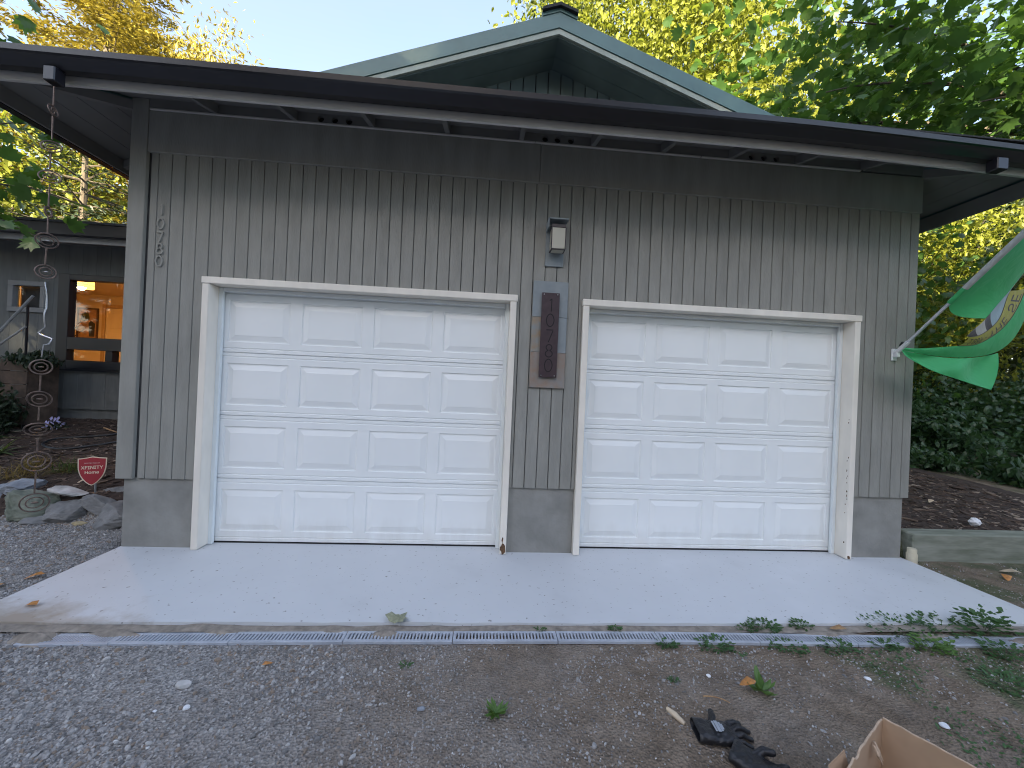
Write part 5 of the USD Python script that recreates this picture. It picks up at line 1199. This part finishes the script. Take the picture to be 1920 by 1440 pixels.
# ---------------- cardboard box
CB = thing('cardboard_box', 'open torn cardboard box at the lower right corner', 'box', (.85, -2.2, 0))
c0 = np.array([.761, -2.013]); e1, e2 = np.array([-.870, -.493]), np.array([.493, -.870])
def wall(p, d, nrm, length, z1, seed, rag, t=.006, n=40):
    r = np.random.default_rng(seed); s = np.linspace(0, length, n)
    top = z1 - np.abs(gaussian_filter1d(r.normal(0, 1, n), 1.6)) * rag; bot = np.full(n, -.01)
    P = p[None] + s[:, None] * d
    A = np.column_stack([P, top]); B = np.column_stack([P, bot]); off = np.array([*(nrm * t), 0])
    V = np.vstack([B, A, B + off, A + off]); F = []
    for i in range(n - 1):
        F += [[i, i + 1, n + i + 1, n + i], [2 * n + i, 3 * n + i, 3 * n + i + 1, 2 * n + i + 1], [n + i, n + i + 1, 3 * n + i + 1, 3 * n + i]]
    for i in (0, n - 1): F.append([i, n + i, 3 * n + i, 2 * n + i] if i else [i, 2 * n + i, 3 * n + i, n + i])
    edge = tube(np.vstack([(A + off / 2)[::2]]), t * .52, 6)
    return vf((V, np.array(F))), edge
w1, ed1 = wall(c0, e1, -e2 * 1.0, .42, .298, 1, .022); w2, ed2 = wall(c0, e2, -e1, .50, .30, 2, .010)
w3, ed3 = wall(c0 + e2 * .50, e1, e2, .42, .30, 3, .01); w4, ed4 = wall(c0 + e1 * .42, e2, e1, .50, .29, 4, .01)
for wv in (w1, w2, w3, w4): part('side', wv, 'cardboard', CB)
for ed in (ed1, ed2, ed3, ed4): part('torn_edge', ed, 'cardboard_edge', CB)
q = [c0, c0 + e1 * .42, c0 + e1 * .42 + e2 * .5, c0 + e2 * .5]
part('bottom', slab4(*[(*p, .005) for p in q], (0, 0, .006)), 'cardboard', CB)
fl = c0 + e1 * .27 - e2 * .012
part('torn_flap', slab4((*fl, .20), (*(fl + e1 * .13), .20), (*(fl + e1 * .12 - e2 * .03), .285), (*(fl + e1 * .015 - e2 * .02), .292), (.004, .003, 0)), 'cardboard', CB)
for i, (s_, d_) in enumerate(((.125, .006), (.145, .010))):
    a = c0 + e1 * s_ + e2 * d_
    part('torn_strip', tube([(*a, .275), (*(a + e2 * .012), .25), (*(a + e2 * .02 - e1 * .02), .215)], [.004, .006, .002], 5), 'cardboard_edge', CB)
for i, (du, dv, zt) in enumerate(((.05, .055, .155), (.02, .085, .16), (.035, .11, .15))):
    a = c0 + e1 * du + e2 * dv; b = a + e1 * .06 - e2 * .01
    v, f = slab4((*b, .012), (*(b + e2 * .02), .012), (*(a + e2 * .02), zt), (*a, zt), (.008, .006, 0))
    solo('plastic_strip', (v, f), 'plastic_white', ('white plastic strip in the cardboard box, the one nearest its corner', 'white plastic strip in the cardboard box, the wide middle one', 'white plastic strip in the cardboard box, the one furthest right')[i], 'strip', 'strips in the cardboard box')
# ---------------------------------------------------------------- trees in place
# tall firs behind the camera: they keep the low sun off the house
FG = 'firs across the drive behind the viewer'
fa = conifer('fir_tree', 'tall dark fir in the row across the drive, behind the viewer', 31, 4.9, 101, (-30, -41, -.3), 'conifer_dark', FG, dens=1.0, base=.03, spray=1.15)
rr = np.random.default_rng(55)
for row, (yy, off) in enumerate(((-41, 0), (-43, 1.3), (-45, .5), (-47, 2.2), (-49, .9), (-51, 1.8))):
    for i in range(18):
        if row == 0 and i == 0: continue
        copy(fa, (-32 + off + i * 2.9 + rr.uniform(-.5, .5), yy + rr.uniform(-1, 1), -.3), rr.uniform(0, 6.28), rr.uniform(.84, .92))
for i in range(9):                                             # the wood goes on along both sides of the clearing
    copy(fa, (-23 - rr.uniform(0, 5), -30 + i * 4.4, -.3), rr.uniform(0, 6.28), rr.uniform(.32, .45), label='dark fir in the wood along the left side of the clearing', group='firs left of the clearing')
    copy(fa, (20 + rr.uniform(0, 5), -32 + i * 4.2, -.3), rr.uniform(0, 6.28), rr.uniform(.32, .45), label='dark fir in the wood along the right side of the clearing', group='firs right of the clearing')
# ---- behind the house, left
broadleaf('maple_tree', 'big-leaved maple shading the planted bed, just outside the left edge', (-9.9, -.6, 0), 8.6, 2.7, 210, 'maple_green', 6500, .17, kind='maple', clumps=100, bottom=.48)
conifer('cedar_tree', 'big golden sunlit cedar above the left end of the roof', 24, 5.6, 201, (-17.2, 14, 0), 'conifer_gold', dens=2.9, base=.08, spray=.27)
broadleaf('cedar_tree', 'small golden sunlit tree with a rounded top, right of the big cedar above the roof', (-13.2, 14.2, 0), 16.8, 1.95, 202, 'conifer_gold', 15000, .21, kind='spray', clumps=90, bottom=.3, squash=.9)
conifer('cedar_tree', 'thin golden cedar left of the big one, at the left edge of the picture', 21.5, 4.0, 203, (-23.3, 14, 0), 'conifer_gold', dens=2.0, base=.1, spray=.27)
conifer('cedar_tree', 'golden cedar behind the wing roof next to the garage wall', 11.5, 2.6, 204, (-12.4, 12.2, 0), 'conifer_gold', dens=2.2, base=.1, spray=.24)
conifer('fir_tree', 'dark grey-green fir with drooping boughs above the wing roof', 9.8, 3.0, 205, (-12.4, 8.4, 0), 'conifer_dark', dens=1.1, base=.25, spray=.2)
broadleaf('maple_tree', 'sunlit golden maple behind the wing at the left edge', (-15.6, 9.5, 0), 9.5, 2.6, 206, 'maple_yellow', 5200, .20, group=None)
broadleaf('maple_tree', 'olive sunlit maple behind the wing, between the fir and the left edge', (-18.5, 13.5, 0), 9.2, 3.0, 207, 'forest_mixed', 5200, .20)
# ---- behind the house, right
broadleaf('maple_tree', 'bright yellow-green sunlit maple behind the gable roof', (5.2, 11.5, 0), 19.5, 5.0, 301, 'maple_yellow', 60000, .18, clumps=260, bottom=.25, trunk_h=.4, r0=.22)
broadleaf('maple_tree', 'olive maple with drooping twigs at the top, left of the bright yellow one', (1.9, 13.0, 0), 19.0, 2.6, 302, 'forest_mixed', 9000, .20, clumps=90, bottom=.45)
broadleaf('maple_tree', 'yellow-green maple deep behind the large-leaved one', (13.0, 14.0, 0), 19.0, 4.6, 303, 'maple_yellow', 16000, .23, clumps=130, bottom=.2)
MG = broadleaf('maple_tree', 'dark large-leaved maple overhanging the right end of the roof', (8.6, 1.6, 0), 9.6, 3.3, 304, 'maple_green', 3300, .135, kind='maple', clumps=80, lean=(-5.2, -.5), bottom=.50, tilt=.7, limbed=False)
tl = [[(9.6, 1.7, 4.0), (8.0, 1.6, 5.2), (5.9, 1.3, 5.6), (4.2, 1.2, 5.5), (3.2, 1.1, 5.2)], [(9.4, 1.7, 4.4), (7.2, 1.7, 6.1), (4.9, 1.5, 6.5), (3.6, 1.4, 6.4)], [(8.0, 1.6, 5.2), (6.2, .8, 5.2), (4.6, .6, 4.85)], [(8.4, 1.6, 5.0), (6.2, 1.9, 5.6), (4.6, 2.2, 5.7), (3.4, 2.3, 5.6)]]
part('trunk', tube(smoothline([(10.9, 1.8, -.3), (10.6, 1.8, 1.5), (9.9, 1.7, 3.6), (9.0, 1.65, 5.0), (8.0, 1.6, 7.5)], 24), np.linspace(.24, .06, 24), 10), 'bark', MG)
ll = [smoothline(t, 40) for t in tl]
part('limb', cat([tube(l, np.linspace(.06, .006, 40), 6) for l in ll]), 'bark', MG)
rl = np.random.default_rng(305)
pos = np.vstack([l[12:][rl.integers(0, 28, 430)] + rl.normal(0, 1, (430, 3)) * (.30, .30, .20) for l in ll])
part('spray_leaves', scatter(*leafshape('maple'), pos, rots(rl, len(pos), .55), rl.uniform(.08, .15, len(pos))), 'maple_green', MG)
spec = [((10.6, 6.8), 8.6, 2.4, 'leafy tree with golden tops just right of the garage corner'), ((13.6, 7.6), 9.6, 2.8, 'golden-topped tree behind the flag'), ((16.8, 7.2), 10.5, 3.0, 'mixed green and gold tree at the right edge, above the flag'),
        ((12.0, 11.0), 12.0, 3.0, 'tall half-shaded tree behind the golden ones at the right'), ((17.5, 11.5), 13.0, 3.4, 'dense olive tree deep in the wood at the right'), ((9.2, 10.5), 11.0, 2.6, 'slim olive tree behind the right eave')]
for i, ((x, y), h, w_, lb) in enumerate(spec):
    broadleaf('forest_tree', lb, (x, y, 0), h, w_, 320 + i, ('maple_yellow', 'forest_mixed', 'forest_mixed', 'forest_mixed', 'maple_yellow', 'maple_yellow')[i], 19000, .125, clumps=150, bottom=.06, tilt=.9, r0=.06)
fb = conifer('hemlock_tree', 'dark hemlock standing behind the wood, right of the house', 15, 3.2, 401, (21, 14, 0), 'conifer_dark', dens=.7, base=.03, spray=.6)
for x, y, s, lb in ((16, 18, 1.1, 'dark hemlock behind the yellow-green maple'), (24, 9, 1.0, 'dark hemlock past the right edge of the wood'), (20, 4, .9, 'dark hemlock beside the clearing at the right'), (11, 19, .8, 'dark hemlock behind the gable at the right'), (27, 16, 1.2, 'tallest dark hemlock at the far right'), (-21, 17, .62, 'dark hemlock low behind the golden cedars'), (-17, 18, .6, 'dark hemlock behind the wing, centre'), (-25, 12, .62, 'dark hemlock at the far left behind the wing'), (-28, 18, .7, 'dark hemlock far left in the distance'), (-20, 3, .6, 'dark hemlock left of the wing')):
    copy(fb, (x, y, 0), x * 1.7, s, label=lb)
broadleaf('maple_tree', 'shaded green maple sapling in front of the golden leaves, right of the garage corner', (8.7, 4.9, 0), 5.6, 1.7, 340, 'maple_green', 1200, .115, kind='maple', clumps=60, bottom=.3, r0=.04)
# shrubs and ferns under the trees on the right
sh = [(7.05, 3.7, .55, .45), (6.95, 2.7, .45, .42), (7.3, 1.9, .5, .45), (7.7, 1.1, .5, .5), (7.2, 4.4, .9, .55), (8.3, 3.9, 1.3, .75), (9.6, 4.4, 1.7, .9), (8.0, 2.9, .8, .5), (9.3, 2.6, 1.0, .65), (10.6, 3.3, 1.5, .8), (11.8, 4.6, 2.0, 1.0), (9.0, 5.6, 1.9, .9), (10.9, 6.0, 2.2, 1.0), (12.6, 3.2, 1.4, .8), (13.6, 5.8, 2.3, 1.1), (10.3, 2.0, .8, .6), (11.8, 1.6, 1.2, .7)]
shl = ['tiny leafy shrub at the very top of the mulch bank', 'tiny fern-like shrub right of the topmost one by the mulch', 'low pale shrub in the middle of the mulch edge', 'lowest shrub of the mulch edge, near the right side', 'small leafy shrub next to the garage corner at the top of the mulch bank', 'glossy shrub behind the small one at the garage corner', 'taller shrub below the golden leaves', 'low fern-like shrub at the edge of the mulch', 'bright low shrub in front of the thicket', 'dense dark shrub in the middle of the thicket', 'big dark shrub under the flag', 'shrub with upright shoots behind the glossy one', 'tall dark shrub deep in the thicket', 'shrub at the right edge behind the mulch bank', 'tallest dark shrub at the right edge', 'low green shrub at the right end of the mulch edge', 'pale green shrub at the lower right edge of the thicket']
for i, ((x, y, h, w_), lb) in enumerate(zip(sh, shl)):
    bush('forest_shrub', lb, (x, y, .25), (w_, w_, h / 2), int(1500 * w_ * max(h, 1)), .075 + .03 * (i % 3), 'shrub_green', 500 + i, 'small' if i % 3 else 'maple', cat_='shrub', tilt=.9)
